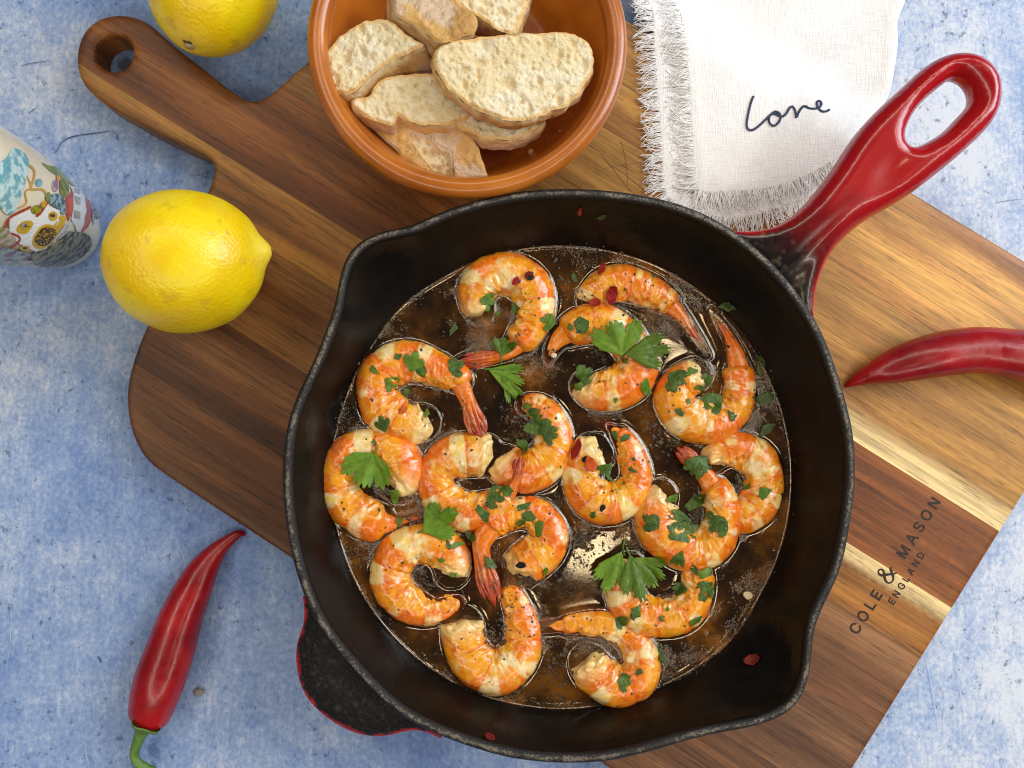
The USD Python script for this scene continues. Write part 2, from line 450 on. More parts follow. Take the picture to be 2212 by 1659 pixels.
for k in range(len(jb) - 1):
    b0, b1 = jb[k] + 0.00004, jb[k + 1] - 0.00004
    strip = Polygon([_pA + AX * s + BX * b for s, b in ((-1, b0), (1, b0), (1, b1), (-1, b1))])
    g = board_poly.intersection(strip)
    for q in getattr(g, "geoms", [g]):
        if q.geom_type != "Polygon" or q.area < 1e-5:
            continue
        V, F, P, d = solid(q, 0.0032, board_top, lambda P, d: np.full(len(P), 0.0012), rings=(0.0003, 0.0009, 0.002), seed=k)
        a = (V[:, :2] - _pA) @ AX; b = (V[:, :2] - _pA) @ BX
        bb = (b - jb[k]) / (jb[k + 1] - jb[k])
        wav = fbm(np.c_[a * 3 + k, a * 0, a * 0], 2.0, 5 + k) - 0.5
        n1 = fbm(np.c_[a * 5.0 + 11 * k, (b + 0.02 * wav) * 85.0, 0 * a], 1.0, 3 + k, 4)
        n2 = fbm(np.c_[a * 2.2 + 7 * k, (b + 0.015 * wav) * 28.0, 0 * a], 1.0, 31 + k, 2)
        f = np.clip((n1 - 0.5) * 2.3 + (n2 - 0.5) * (3.2 if k < 2 else 1.8) + (0.42 if k < 2 else 0.5), 0, 1)
        dk, md, lt = map(np.array, STAVE[k])
        col = np.where((f < 0.5)[:, None], lerp(dk, md, f * 2), lerp(md, lt, f * 2 - 1))
        warm = sstep(0.02, 0.30, a + 0.10)[:, None]                # right half paler: timber tone plus window brightness put into the colour
        if k in (4, 5, 6, 7):
            col = col * (1 + 0.18 * sstep(-0.15, 0.08, a))[:, None] * np.array([1.0, 1.0, 1.0]) ** sstep(-0.15, 0.08, a)[:, None]
        if k >= 5:
            col = col * (1 - (0.20 if k == 5 else 0.48) * sstep(-0.10, 0.05, a))[:, None] * lerp((1, 1, 1), (0.92, 0.97, 1.35), sstep(-0.10, 0.05, a))
        if k in (0, 1, 2):
            col = col * (1 + 0.12 * sstep(-0.15, 0.05, a))[:, None] * np.array([1.0, 1.05, 1.0]) ** sstep(-0.1, 0.08, a)[:, None]
        if k == 2:
            m = sstep(0.48, 0.78, bb + 0.25 * wav + 0.12 * (n1 - 0.5)) * sstep(-0.14, 0.0, a)
            col = lerp(col, CREAM, m * 0.93)
        if k == 3:
            col = col * (1 + 0.5 * sstep(-0.1, 0.05, a))[:, None]
        if k == 4:
            m = (1 - sstep(0.17, 0.34, bb + 0.2 * (n1 - 0.5))) * sstep(-0.14, 0.0, a)
            col = lerp(col, CREAM * 0.97, m * 0.92)
        col = col * (0.66 + 0.34 * sstep(-0.26, 0.05, a))[:, None] * np.array([1.14, 0.98, 0.70])  # left end darkened in the colour, away from the window's light
        part(board, "stave", V, F, M_WOOD, smooth=True, tint=col)

M_BURN = mat("burnt_ink", {"g": ("geometry", {}), "n": ("noise_texture", {"scale": 900.0}), "r": ("rgb_ramp", {"ramp": [(0.3, (0.010, 0.005, 0.003)), (0.75, (0.035, 0.015, 0.006))]}),
                           "p": ("principled_bsdf", {"roughness": 0.7})}, [("g.position", "n.vector"), ("n.fac", "r.fac"), ("r.color", "p.base_color")])
_u = np.array([0.533, -0.846]); _nn = np.array([-0.846, -0.533])
lettering = []


def letters(word, start, length, cap):
    """Single letters spread over a length, along the board's end, in photo units on the board's top."""
    ms = [meshkit.text_mesh(c, 1.0, 0.02, bold=True) for c in word]
    ws = np.array([m.bounds[1][0] - m.bounds[0][0] for m in ms]) * cap
    gap = (length - ws.sum()) / max(1, len(word) - 1)
    t = 0
    for m, w in zip(ms, ws):
        v = np.array(m.vertices); a = (v[:, 0] - m.bounds[0][0]) * cap + t; h = v[:, 1] * cap
        p = np.array(start) + a[:, None] * _u + h[:, None] * _nn
        W = unp(p[:, 0], p[:, 1], ZB); W[:, 2] = ZB + 0.00008 + v[:, 2] * 0.004
        lettering.append((W, np.array(m.faces)))
        t += w + gap


letters("COLE", (1852, 1372), 103, 23)
letters("MASON", (1955, 1208), 146, 23)
letters("ENGLAND", (1930, 1307), 128, 14.5)
_amp = smooth_open(np.array([(30, 2), (22, 10), (14, 20), (8, 28), (9, 35), (14, 38), (19, 34), (17, 27), (9, 20), (3, 13), (2, 6), (7, 1), (14, 1), (21, 6), (27, 14), (31, 19), (34, 17)], float), 70)
_ap = np.array([1921, 1263]) + _amp[:, :1] * _u + (_amp[:, 1:] - 2) * _nn
_aw = unp(_ap[:, 0], _ap[:, 1], ZB)
_aw[:, 2] = ZB + 0.0001
lettering.append(tube(_aw, 0.00038 + 0.00030 * np.sin(np.linspace(0, 9, 70)) ** 2, 6, flat=0.15))
V, F = join(lettering)
part(board, "burnt_lettering", V, F, M_BURN, smooth=False)

M_MARK = mat("knife_mark", {"p": ("principled_bsdf", {"base_color": (0.19, 0.09, 0.028), "roughness": 0.7})})
for k, (pts, w) in enumerate([([(1296, 330), (1330, 372), (1362, 414)], 0.8), ([(1310, 352), (1352, 378), (1400, 420)], 0.7), ([(1285, 372), (1335, 358), (1400, 350)], 0.6), ([(1340, 300), (1352, 350), (1356, 404)], 0.6), ([(866, 428), (862, 444), (860, 462)], 1.6)]):
    V, F = ribbon(pts, w, ZB + 0.00012, seed=40 + k); part(board, "knife_mark", V, F, M_MARK)

# ------------------------------------------------------------------ skillet
PC = np.array([0.0326, -0.0211]); R_RIM = 0.1303; Z_RIM = 0.063; ZS = 0.034; Z_FLOOR = 0.0245
_trace = np.array([(1230, 405), (1100, 415), (1000, 439), (940, 461), (880, 486), (820, 500), (778, 520), (748, 553), (732, 600), (722, 650), (704, 706), (670, 790), (630, 880), (610, 980), (608, 1040), (620, 1160), (645, 1260), (690, 1360), (760, 1450), (860, 1545), (970, 1600), (1100, 1640), (1230, 1652),
                   (1300, 1649), (1450, 1614), (1530, 1592), (1612, 1576), (1680, 1555), (1722, 1525), (1745, 1482), (1755, 1430), (1762, 1370), (1782, 1312), (1815, 1240), (1840, 1130), (1851, 1030), (1845, 930), (1820, 830), (1775, 710), (1710, 610), (1620, 520), (1500, 450), (1370, 416)], float)
_tw = xy(_trace, Z_RIM) - PC
_ta = np.arctan2(_tw[:, 1], _tw[:, 0]); _tr = np.hypot(_tw[:, 0], _tw[:, 1]); _o = np.argsort(_ta); _ta, _tr = _ta[_o], _tr[_o]
_rspl = CubicSpline(np.r_[_ta, _ta[0] + 2 * np.pi], np.r_[_tr, _tr[0]], bc_type="periodic")


def rim_r(phi):
    return _rspl(np.mod(phi - _ta[0], 2 * np.pi) + _ta[0])


IN_Z = np.array([Z_FLOOR, 0.0252, 0.027, 0.0305, 0.034, 0.045, 0.056, 0.0605])
IN_R = np.array([0.1015, 0.1045, 0.1080, 0.1105, 0.1120, 0.1172, 0.1230, 0.1254])
_inr = PchipInterpolator(IN_Z, IN_R)


def wall_r(phi, z):
    return _inr(np.clip(z, Z_FLOOR, 0.0605)) + (rim_r(phi) - R_RIM) * sstep(0.028, 0.060, z) * 1.0


def pan_z(P):
    """Height of the pan's inner surface under points."""
    q = np.asarray(P, float)[:, :2] - PC; r = np.hypot(q[:, 0], q[:, 1]); ph = np.arctan2(q[:, 1], q[:, 0])
    zz = np.linspace(Z_FLOOR, 0.0605, 40)
    rr = np.stack([wall_r(ph, np.full(len(ph), z)) for z in zz], 1)
    idx = (rr < r[:, None]).sum(1)
    return np.where(r < 0.10, Z_FLOOR, zz[np.clip(idx, 0, 39)])


NP = 384
PHI = np.arange(NP) * 2 * np.pi / NP


def pan_rings(rows):
    """rows of (radius array, z) -> mesh around the pan's axis"""
    V = np.concatenate([np.c_[PC[0] + r * np.cos(PHI), PC[1] + r * np.sin(PHI), np.broadcast_to(z, NP)] for r, z in rows])
    return V, grid_faces(len(rows), NP, True)


M_IRON = mat("seasoned_iron", {
    "g": ("geometry", {}), "n": ("noise_texture", {"scale": 70.0, "detail": 5.0, "roughness": 0.65}), "n2": ("noise_texture", {"scale": 600.0, "detail": 3.0}), "n3": ("noise_texture", {"scale": 25.0, "detail": 2.0}),
    "r": ("rgb_ramp", {"ramp": [(0.3, (0.0035, 0.0028, 0.0024)), (0.7, (0.009, 0.0068, 0.005))]}),
    "rr": ("map_range", {"from_min": 0.35, "from_max": 0.68, "to_min": 0.16, "to_max": 0.40}),
    "b": ("bump", {"strength": 0.5, "distance": 0.0009}), "b2": ("bump", {"strength": 0.25, "distance": 0.0004}),
    "p": ("principled_bsdf", {"specular_ior_level": 0.24})},
    [("g.position", "n.vector"), ("g.position", "n2.vector"), ("g.position", "n3.vector"), ("n.fac", "r.fac"), ("r.color", "p.base_color"), ("n3.fac", "rr.value"), ("rr.result", "p.roughness"), ("n.fac", "b.height"), ("n2.fac", "b2.height"), ("b.normal", "b2.normal"), ("b2.normal", "p.normal")])
M_RIM = mat("worn_iron_rim", {
    "g": ("geometry", {}), "n": ("noise_texture", {"scale": 900.0, "detail": 4.0, "roughness": 0.7}), "n2": ("noise_texture", {"scale": 90.0, "detail": 3.0}),
    "sx": ("separate_xyz", {}), "hz": ("map_range", {"from_min": Z_RIM - 0.0010, "from_max": Z_RIM, "to_min": -0.3, "to_max": 0.17}),
    "ad": ("math", {"math_type": "add"}), "ad2": ("math", {"math_type": "multiply_add", "value2": 0.5}),
    "r": ("rgb_ramp", {"ramp": [(0.64, (0.006, 0.005, 0.005)), (0.86, (0.030, 0.026, 0.021)), (1.0, (0.19, 0.155, 0.11))]}),
    "b": ("bump", {"strength": 0.8, "distance": 0.0007}),
    "p": ("principled_bsdf", {"roughness": 0.42, "specular_ior_level": 0.5, "metallic": 0.25})},
    [("g.position", "n.vector"), ("g.position", "n2.vector"), ("g.position", "sx.vector"), ("sx.z", "hz.value"), ("n.fac", "ad.value1"), ("hz.result", "ad.value2"), ("n2.fac", "ad2.value1"), ("ad.value", "ad2.value3"), ("ad2.value", "r.fac"), ("r.color", "p.base_color"), ("n.fac", "b.height"), ("b.normal", "p.normal")])
M_ENAMEL = tinted("red_enamel", rough=0.24, spec=0.5, coat=0.3, coat_rough=0.08, bumps=((40, 0.07), (500, 0.03)), var=0.1, var_scale=120, bump_d=0.0008)
M_HELPER = tinted("worn_enamel", rough=0.45, spec=0.25, bumps=((420, 1.0), (1200, 0.5)), var=0.25, var_scale=500, bump_d=0.0011)
pan = thing("skillet", "black cast iron skillet with red enamel handle full of prawns in sauce", "skillet", base=(*PC, ZB))
rows = [(np.full(NP, 0.0), Z_FLOOR)] + [(np.full(NP, r), Z_FLOOR) for r in (0.03, 0.06, 0.085, 0.097)]
for z in np.r_[IN_Z[:5], np.linspace(0.037, 0.0605, 10)]:
    rows.append((wall_r(PHI, np.full(NP, z)), z))
V, F = pan_rings(rows)
part(pan, "cooking_surface", V, F[:, ::-1] if False else F, M_IRON)
rr = rim_r(PHI)
prof = [(-0.0049, 0.0600)] + [(-0.0024 + 0.0024 * math.cos(t), Z_RIM - 0.0026 + 0.0026 * math.sin(t)) for t in np.linspace(math.pi, -0.6, 16)] + [(-0.0016, 0.0575), (-0.0030, 0.0545)]
V, F = pan_rings([(rr + a, z) for a, z in prof])
V[:, 2] += (fbm(V, 260, 4) - 0.5) * 0.0006
part(pan, "rim", V, F, M_RIM)
outer = [(rr - 0.0030, 0.0546)] + [(wall_r(PHI, np.full(NP, z)) + 0.0045, z) for z in (0.050, 0.042, 0.034, 0.027, 0.022)] + [(np.full(NP, 0.1045), ZB + 0.0008), (np.full(NP, 0.100), ZB + 0.0004), (np.full(NP, 0.0), ZB + 0.0004)]
V, F = pan_rings(outer)
part(pan, "outer_wall", V, F, M_ENAMEL, tint=np.tile((0.45, 0.012, 0.012), (len(V), 1)))

# handle
h_out = [(1562, 496), (1616, 500), (1679, 487), (1725, 454), (1762, 412), (1804, 354), (1846, 292), (1900, 233), (1950, 187), (1991, 150), (2033, 126), (2075, 119), (2116, 132), (2146, 165), (2155, 203), (2146, 250), (2116, 292), (2058, 346), (1991, 400), (1929, 442), (1866, 479), (1825, 512), (1791, 550), (1771, 592), (1760, 633), (1757, 684)]
h_hole = [(1950, 308), (1958, 267), (1991, 221), (2033, 185), (2052, 174), (2077, 181), (2092, 205), (2089, 228), (2066, 255), (2033, 288), (1991, 313), (1966, 320)]
HD = xy([(2130, 170)], 0.06)[0] - PC; HDIR = HD / np.linalg.norm(HD); HPERP = np.array([-HDIR[1], HDIR[0]])


def handle_z(P):
    s = ((P - PC) @ HDIR - 0.125) / 0.15
    return 0.0535 + 0.012 * sstep(0, 1, s)


def on_handle(pts):
    p = xy(pts, 0.058)
    for _ in range(4):
        zz = handle_z(p); p = unp([q[0] for q in pts], [q[1] for q in pts], zz)[:, :2]
    return p


ho = on_handle(h_out)
# close the outline along the rim, a little inside the bead
a0 = math.atan2(*(ho[-1] - PC)[::-1]); a1 = math.atan2(*(ho[0] - PC)[::-1])
arc = [PC + (rim_r(a) - 0.0028) * np.array([math.cos(a), math.sin(a)]) for a in np.linspace(a0, a1, 14)]
hs = smooth_open(ho, 160)
handle_poly = Polygon(np.vstack([hs, arc[1:-1]])).buffer(0).difference(Polygon(smooth_closed(on_handle(h_hole), 70)))


def handle_s(P):
    return (P - PC) @ HDIR - R_RIM


def handle_h(P, d):
    s = handle_s(P); t = (P - PC) @ HPERP
    w = 0.0085
    u = np.clip(d / w, 0, 1)
    h = 0.0072 * sstep(-0.004, 0.045, s) + 0.0022
    z = h * np.sqrt(np.clip(1 - (1 - u) ** 2, 0, 1))
    z += 0.0022 * np.exp(-(t / 0.004) ** 2) * np.exp(-((s - 0.030) / 0.02) ** 2)           # rib where the handle meets the pan
    z -= 0.0012 * np.exp(-(t / 0.006) ** 2) * np.exp(-((s - 0.074) / 0.012) ** 2)          # hollow before the loop
    return handle_z(P) + z


def handle_b(P, d):
    u = np.clip(d / 0.008, 0, 1)
    return handle_z(P) - 0.0002 - 0.0075 * np.sqrt(np.clip(1 - (1 - u) ** 2, 0, 1))


V, F, P, d = solid(handle_poly, 0.0016, handle_h, handle_b, rings=(0.0002, 0.0006, 0.0012, 0.0022), seed=3)
s = handle_s(P); t = (P - PC) @ HPERP
de = shapely.distance(shapely.points(P), LineString(hs))
nz = fbm(P, 260, 8, 4) - 0.5; nb = fbm(P, 60, 9, 3) - 0.5
blk = (1 - sstep(0.010, 0.064, s + 0.030 * nb + 0.012 * nz - 0.5 * np.abs(t) * 0)) * sstep(0.0008, 0.0035, de + 0.002 * nz)
blk = np.clip(blk + 0.9 * (1 - sstep(0.0, 0.012, s)) * sstep(0.0006, 0.002, de), 0, 1)
col = lerp((0.40, 0.004, 0.006), (0.010, 0.005, 0.005), blk)
wear = sstep(0.56, 0.70, fbm(P, 900, 12, 3) + 0.10 * (1 - sstep(0, 0.012, s))) * (1 - sstep(0.012, 0.040, s)) * sstep(0.001, 0.002, de)
col = lerp(col, (0.28, 0.22, 0.14), wear * 0.25)
part(pan, "handle", V, F, M_ENAMEL, tint=both(col, np.tile((0.40, 0.005, 0.007), (len(P), 1))))

e_out = [(652, 1290), (655, 1330), (650, 1362), (640, 1393), (638, 1431), (648, 1481), (671, 1521), (714, 1559), (769, 1586), (824, 1593), (873, 1583), (905, 1581), (950, 1598)]
eo = smooth_open(xy(e_out, 0.052), 90)
a0 = math.atan2(*(eo[-1] - PC)[::-1]); a1 = math.atan2(*(eo[0] - PC)[::-1])
arc = [PC + (rim_r(a) - 0.0028) * np.array([math.cos(a), math.sin(a)]) for a in np.linspace(a0, a1, 30)]
help_poly = Polygon(np.vstack([eo, arc])).buffer(0)
if help_poly.geom_type != "Polygon":
    help_poly = max(help_poly.geoms, key=lambda g: g.area)
eline = LineString(eo)
V, F, P, d = solid(help_poly, 0.0013, lambda P, d: 0.0500 + 0.0060 * np.sqrt(np.clip(1 - (1 - np.clip(shapely.distance(shapely.points(P), eline) / 0.014, 0, 1)) ** 2, 0, 1)) + 0.0006 * (fbm(P, 350, 3) - 0.5),
                   lambda P, d: 0.0500 - 0.006 * np.sqrt(np.clip(1 - (1 - np.clip(d / 0.006, 0, 1)) ** 2, 0, 1)), rings=(0.0002, 0.0006, 0.0012), seed=5)
de = shapely.distance(shapely.points(P), eline)
nz = fbm(P, 300, 8, 3) - 0.5
red = 1 - sstep(0.0010, 0.0019, de + 0.005 * nz)
col = lerp((0.006, 0.005, 0.0045), (0.5, 0.015, 0.012), red)
col = lerp(col, (0.12, 0.10, 0.08), 0.3 * sstep(0.60, 0.72, fbm(P, 800, 14, 3)))
part(pan, "helper_handle", V, F, M_HELPER, tint=both(col, np.tile((0.40, 0.005, 0.007), (len(P), 1))))

# ------------------------------------------------------------------ prawns
# each: spine in photo units (x, y, half width[, mm up or down]), the tail shell's spine, label
PRAWNS = [
    ("upper left", [(1044, 677, 26), (1030, 640, 37), (1052, 603, 42), (1100, 594, 43), (1143, 620, 43), (1157, 663, 38), (1142, 710, 34), (1112, 752, 28, -1)],
     [(1085, 766, 19, 1), (1040, 775, 20, 1.5), (985, 783, 15, 2)], "plump curled prawn beside the upper left pour spout, two chilli flakes on its back", 1),
    ("upper right", [(1270, 660, 26, -2), (1290, 628, 32), (1330, 611, 36), (1380, 621, 35), (1424, 642, 30), (1456, 665, 22)],
     [(1475, 690, 17), (1500, 724, 14), (1527, 768, 10)], "prawn behind the parsley-topped one, its dark tail pointing down towards the right", 2),
    ("parsley topped", [(1256, 826, 27), (1286, 846, 36), (1330, 838, 43), (1365, 815, 43), (1375, 776, 41), (1354, 738, 39), (1322, 710, 40, 1), (1284, 699, 40, 1), (1246, 707, 35, 1), (1214, 726, 27)],
     [(1196, 748, 19), (1185, 777, 14, -1), (1180, 804, 10, -2)], "large curled prawn with a bright two-leaf parsley sprig across its back", 1),
    ("far right", [(1512, 804, 26), (1482, 820, 36), (1457, 855, 40), (1472, 893, 42), (1517, 913, 42), (1561, 905, 37), (1588, 872, 34), (1595, 828, 32), (1593, 785, 28)],
     [(1580, 746, 21), (1557, 704, 16), (1536, 668, 9)], "prawn by the right wall under the red handle, tail standing up along the wall", 2),
    ("left", [(925, 906, 33), (879, 915, 40), (838, 894, 43), (817, 853, 40), (826, 808, 42), (860, 785, 42), (902, 784, 40), (941, 797, 34, 1), (980, 812, 30, 2), (1000, 835, 26, 4)],
     [(1010, 866, 23, 6), (1026, 912, 26, 7), (1041, 947, 17, 7)], "prawn on the left whose orange tail lies over the prawn below it", 1),
    ("left edge", [(852, 1054, 30), (869, 1020, 43), (850, 982, 43), (803, 968, 38), (757, 983, 40), (731, 1024, 37), (738, 1073, 38), (765, 1104, 38), (803, 1124, 39), (838, 1131, 30)],
     [(864, 1127, 18, -1), (900, 1119, 14, 0), (930, 1115, 11, 0)], "prawn against the left wall with a single parsley leaf in its curl", 1),
    ("middle left", [(1060, 985, 40, 1), (1018, 981, 43, 1), (968, 994, 41), (944, 1029, 36), (951, 1068, 39), (984, 1098, 39), (1034, 1104, 37), (1074, 1090, 31, 2), (1102, 1068, 22, 5)],
     [(1112, 1045, 14, 8), (1120, 1018, 15, 9), (1124, 985, 16, 10)], "prawn in the middle of the pan under the drooping tail of another", 1),
    ("centre", [(1075, 992, 36, 0), (1110, 1013, 41), (1152, 1013, 43), (1187, 985, 40), (1198, 946, 36), (1185, 906, 33), (1156, 879, 27, -1), (1125, 880, 20, -2.5)],
     [(1110, 893, 15, -2.6), (1095, 918, 12, -2.8)], "prawn right at the centre with wilted dark parsley on its upper curve", 2),
    ("right of centre", [(1295, 972, 36), (1265, 995, 40), (1256, 1035, 37), (1279, 1076, 41), (1318, 1087, 40), (1355, 1070, 37), (1373, 1032, 32), (1367, 992, 28), (1351, 957, 24, -1), (1327, 929, 18, -2)],
     [(1300, 913, 17, -2.2), (1255, 899, 13, -2.6)], "tightly curled prawn with a red chilli strip at its head, right of the centre", 1),
    ("right wall", [(1538, 1003, 22), (1562, 975, 31), (1605, 974, 36), (1638, 999, 39), (1650, 1041, 36), (1637, 1084, 39), (1605, 1110, 37), (1572, 1120, 28)],
     [(1552, 1118, 16, -2), (1540, 1112, 10, -2)], "ring shaped prawn against the right wall, half under its neighbour", 2),
    ("herb covered", [(1432, 1062, 30), (1414, 1097, 39), (1420, 1137, 42), (1450, 1172, 42), (1496, 1189, 40), (1539, 1172, 38), (1559, 1130, 36, 1.5), (1556, 1084, 34, 3), (1532, 1041, 28, 4)],
     [(1508, 1008, 22, 5), (1482, 982, 20, 5), (1461, 966, 13, 4)], "prawn most thickly covered in chopped parsley, its tail across the ring shaped one", 1),
    ("lower right", [(1367, 1219, 30), (1347, 1249, 36), (1352, 1292, 38), (1384, 1325, 38), (1427, 1333, 36), (1470, 1322, 38), (1499, 1289, 34), (1508, 1252, 30, 1), (1516, 1226, 22, 3)],
     [(1510, 1209, 15, 5), (1500, 1192, 13, 7), (1480, 1181, 7, 8)], "U shaped prawn at the lower right with a bunch of parsley leaves on its head", 1),
    ("lower left", [(972, 1243, 28), (975, 1210, 38), (948, 1179, 38), (902, 1175, 38), (862, 1198, 40), (843, 1240, 38), (857, 1281, 38), (892, 1307, 35, -1), (935, 1318, 28, -2.2), (970, 1307, 22, -2.4), (1000, 1296, 18, -2.4)],
     [(1012, 1290, 14, -2.2), (1030, 1282, 10, -2.2)], "prawn at the lower left, its tail sunk in the brown sauce", 1),
    ("lower middle", [(1120, 1239, 31), (1146, 1208, 42), (1178, 1184, 38), (1188, 1152, 35), (1166, 1118, 33), (1129, 1106, 31), (1087, 1119, 29, 2), (1057, 1145, 32, 4)],
     [(1040, 1177, 26, 5), (1043, 1215, 25, 5), (1054, 1262, 27, 5), (1071, 1310, 17, 4)], "prawn whose long red ridged tail hangs straight down, just below the centre", 1),
    ("bottom left", [(999, 1336, 41), (1002, 1378, 41), (1022, 1424, 43), (1070, 1450, 43), (1111, 1426, 41), (1131, 1382, 35, -1), (1123, 1324, 30, -2.0), (1108, 1286, 26, -2.4), (1098, 1256, 20, -2.6)],
     [(1094, 1240, 16, -2.2), (1092, 1222, 12, -2.2)], "hook shaped prawn near the bottom wall, blunt pale head uppermost", 2),
    ("bottom right", [(1262, 1419, 34), (1297, 1462, 41), (1343, 1482, 39), (1379, 1457, 39), (1380, 1409, 34), (1354, 1373, 29, -2), (1310, 1347, 28, -2.0), (1255, 1343, 25, -2.3), (1205, 1348, 21, -2.3)],
     [(1180, 1352, 20, -1.5), (1128, 1359, 16, -1.6)], "prawn lowest in the pan, its tail running left under the sauce", 2),
]
ZC = 0.0336
M_PRAWN = tinted("prawn_flesh", rough=0.22, spec=0.5, coat=0.6, coat_rough=0.04, sss=0.06, sss_r=(1.0, 0.4, 0.1), sss_s=0.002, bumps=((130, 0.25), (420, 0.20)), var=0.10, var_scale=420, bump_d=0.0016)
M_TAIL = tinted("prawn_shell", rough=0.24, spec=0.5, coat=0.4, coat_rough=0.1, bumps=((300, 0.6),), var=0.25, var_scale=500, bump_d=0.0008)
SPINES = []                                                   # x, y, centre height, half width, half height, prawn number


def spine(pts, n, zc=ZC):
    A = np.array([(*p, 0.0)[:4] for p in pts], float)
    S = smooth_open(A, n)
    z = zc + S[:, 3] / 1000.0
    p = unp(S[:, 0], S[:, 1], z)
    return p, np.maximum(S[:, 2], 3) * (HC - z) / FPX


def prawn_body(pts, seed, side):
    n, m = 150, 44
    P, hw = spine(pts, n)
    T = np.gradient(P, axis=0); L = np.r_[0, np.cumsum(np.linalg.norm(np.diff(P, axis=0), axis=1))]
    T /= np.linalg.norm(T, axis=1, keepdims=True)
    N = np.cross([0, 0, 1.0], T); N /= np.linalg.norm(N, axis=1, keepdims=True)
    turn = np.sum(T[:-1, 0] * T[1:, 1] - T[:-1, 1] * T[1:, 0])
    if turn > 0:
        N = -N                                                # points away from the curl's middle
    U = np.array([0, 0, 1.0])
    u = L / L[-1]
    a = np.arange(m) * 2 * np.pi / m
    ca, sa = np.cos(a), np.sin(a)
    nseg = 6.0
    q = u * nseg + 0.15 * np.sin(seed); cell = np.floor(q); f = q - cell
    # segment: swells then ends in a crease, each overlapping the next
    bulge = 1 + 0.022 * np.sin(np.pi * np.clip(f, 0, 1)) ** 0.8 - 0.020 * np.exp(-((f - 0.97) / 0.04) ** 2) - 0.012 * np.exp(-((f - 0.0) / 0.04) ** 2)
    cap = np.sqrt(np.clip(1 - (1 - np.clip(L / (hw[0] * 0.55), 0, 1)) ** 2.6, 0, 1))
    cap *= np.sqrt(np.clip(1 - (1 - np.clip((L[-1] - L) / (hw[-1] * 0.8), 0, 1)) ** 2, 0, 1))
    R = hw * 1.12 * np.maximum(cap, 0.03)
    side_w = 0.5 + 0.5 * ca                                   # 1 outside, 0 inside of the curl
    rad = R[:, None] * (1 + (bulge - 1)[:, None] * (0.55 + 0.75 * side_w)[None, :])
    X = P[:, None] + rad[..., None] * (ca[None, :, None] * N[:, None]) + 0.86 * rad[..., None] * sa[None, :, None] * U
    # rough flesh: lumps, more on the inside of the curl and at the cut head
    lump = fbm(X.reshape(-1, 3), 260, seed, 3).reshape(n, m) - 0.5
    lump2 = fbm(X.reshape(-1, 3), 700, seed + 9, 2).reshape(n, m) - 0.5
    head = (1 - sstep(0.0, 0.13, u))[:, None]
    inner = (1 - sstep(0.15, 0.6, side_w))[None, :] * np.ones((n, 1))
    amp = 0.0012 + 0.0030 * inner + 0.0030 * head
    D = ca[None, :, None] * N[:, None] + sa[None, :, None] * U
    X = X + D * (lump * amp + lump2 * (0.0006 + 0.0016 * head + 0.0009 * inner))[..., None] * np.minimum(cap, 1)[:, None, None]
    X = X + (T[:1] * -1)[None] * (head * np.maximum(lump * 0.006, -0.001))[..., None]
    # colours: orange saddles, pale bands at each joint, red veins, ivory flesh
    pp = X.reshape(-1, 3)
    c1 = fbm(pp, 72, seed + 20, 3).reshape(n, m); c2 = fbm(pp, 420, seed + 30, 3).reshape(n, m); c3 = fbm(pp, 1100, seed + 40, 2).reshape(n, m)
    ivory = np.array([0.87, 0.58, 0.14]); cream = np.array([0.88, 0.66, 0.33]); orange = lerp((0.84, 0.315, 0.004), (0.82, 0.175, 0.001), sstep(0.44, 0.60, fbm(pp, 95, seed + 60, 2).reshape(n, m) + 0.12 * (side_w[None] - 0.5))); deep = np.array([0.66, 0.075, 0.001]); amber = np.array([0.83, 0.36, 0.006])
    band = 1 - sstep(0.10, 0.34, np.abs(f - 0.18 + 0.0))[:, None] * np.ones((1, m))
    band = band * (0.35 + 0.65 * (np.sin(cell * 2.3 + seed * 1.7) > -0.2))[:, None]
    k_or = sstep(0.385, 0.53, c1 + 0.22 * (side_w[None] - 0.35) - 0.50 * (band * (0.3 + 0.7 * sstep(0.45, 0.8, side_w))[None] - 0.30) + 0.30 * (c2 - 0.5))
    pale = lerp(cream, ivory, sstep(0.4, 0.6, c2))
    col = pale + (orange - pale) * (k_or * 0.97)[..., None]
    col = lerp(col, amber, (inner * sstep(0.42, 0.60, c2) * 0.75))
    vein = np.exp(-((f - 0.98 + 0.10 * (c2 - 0.5)) / 0.035) ** 2)[..., None].squeeze() if False else np.exp(-((f[:, None] - 0.97 + 0.35 * (c2 - 0.5)) / 0.045) ** 2)
    col = lerp(col, deep, np.clip(vein * (0.35 + 0.9 * sstep(0.4, 0.6, c1)), 0, 1) * 0.75)
    vein2 = np.exp(-((c1 - 0.5) / 0.022) ** 2) * sstep(0.35, 0.6, c2)
    col = lerp(col, deep, vein2 * 0.8)
    col = lerp(col, lerp(cream, ivory, c2), np.clip(head * 0.95 * sstep(0.25, 0.5, c2 + 0.15), 0, 1))
    tailw = sstep(0.80, 1.0, u)[:, None] * np.ones((1, m))
    col = col + (orange * np.array([1.0, 0.85, 0.8]) - col) * (tailw * 0.75)[..., None]
    col = lerp(col, (0.9, 0.74, 0.5), 0.25 * sstep(0.62, 0.75, c3))
    # stats for heights
    V = X.reshape(-1, 3); F = grid_faces(n, m, True)
    if turn <= 0:
        pass
    V = np.vstack([V, X[0].mean(0), X[-1].mean(0)])
    k = np.arange(m); k1 = (k + 1) % m; o = (n - 1) * m
    F = np.vstack([F, np.c_[k1, k, np.full(m, n * m)], np.c_[o + k, o + k1, np.full(m, n * m + 1)]])
    # outward faces whichever way the frame turns
    tm = trimesh.Trimesh(V, F, process=False)
    if tm.volume < 0:
        F = F[:, ::-1]
    C = np.vstack([col.reshape(-1, 3), col[0].mean(0), col[-1].mean(0)])
    return V, F, C, P, 1.12 * hw * np.maximum(cap, 0.05)


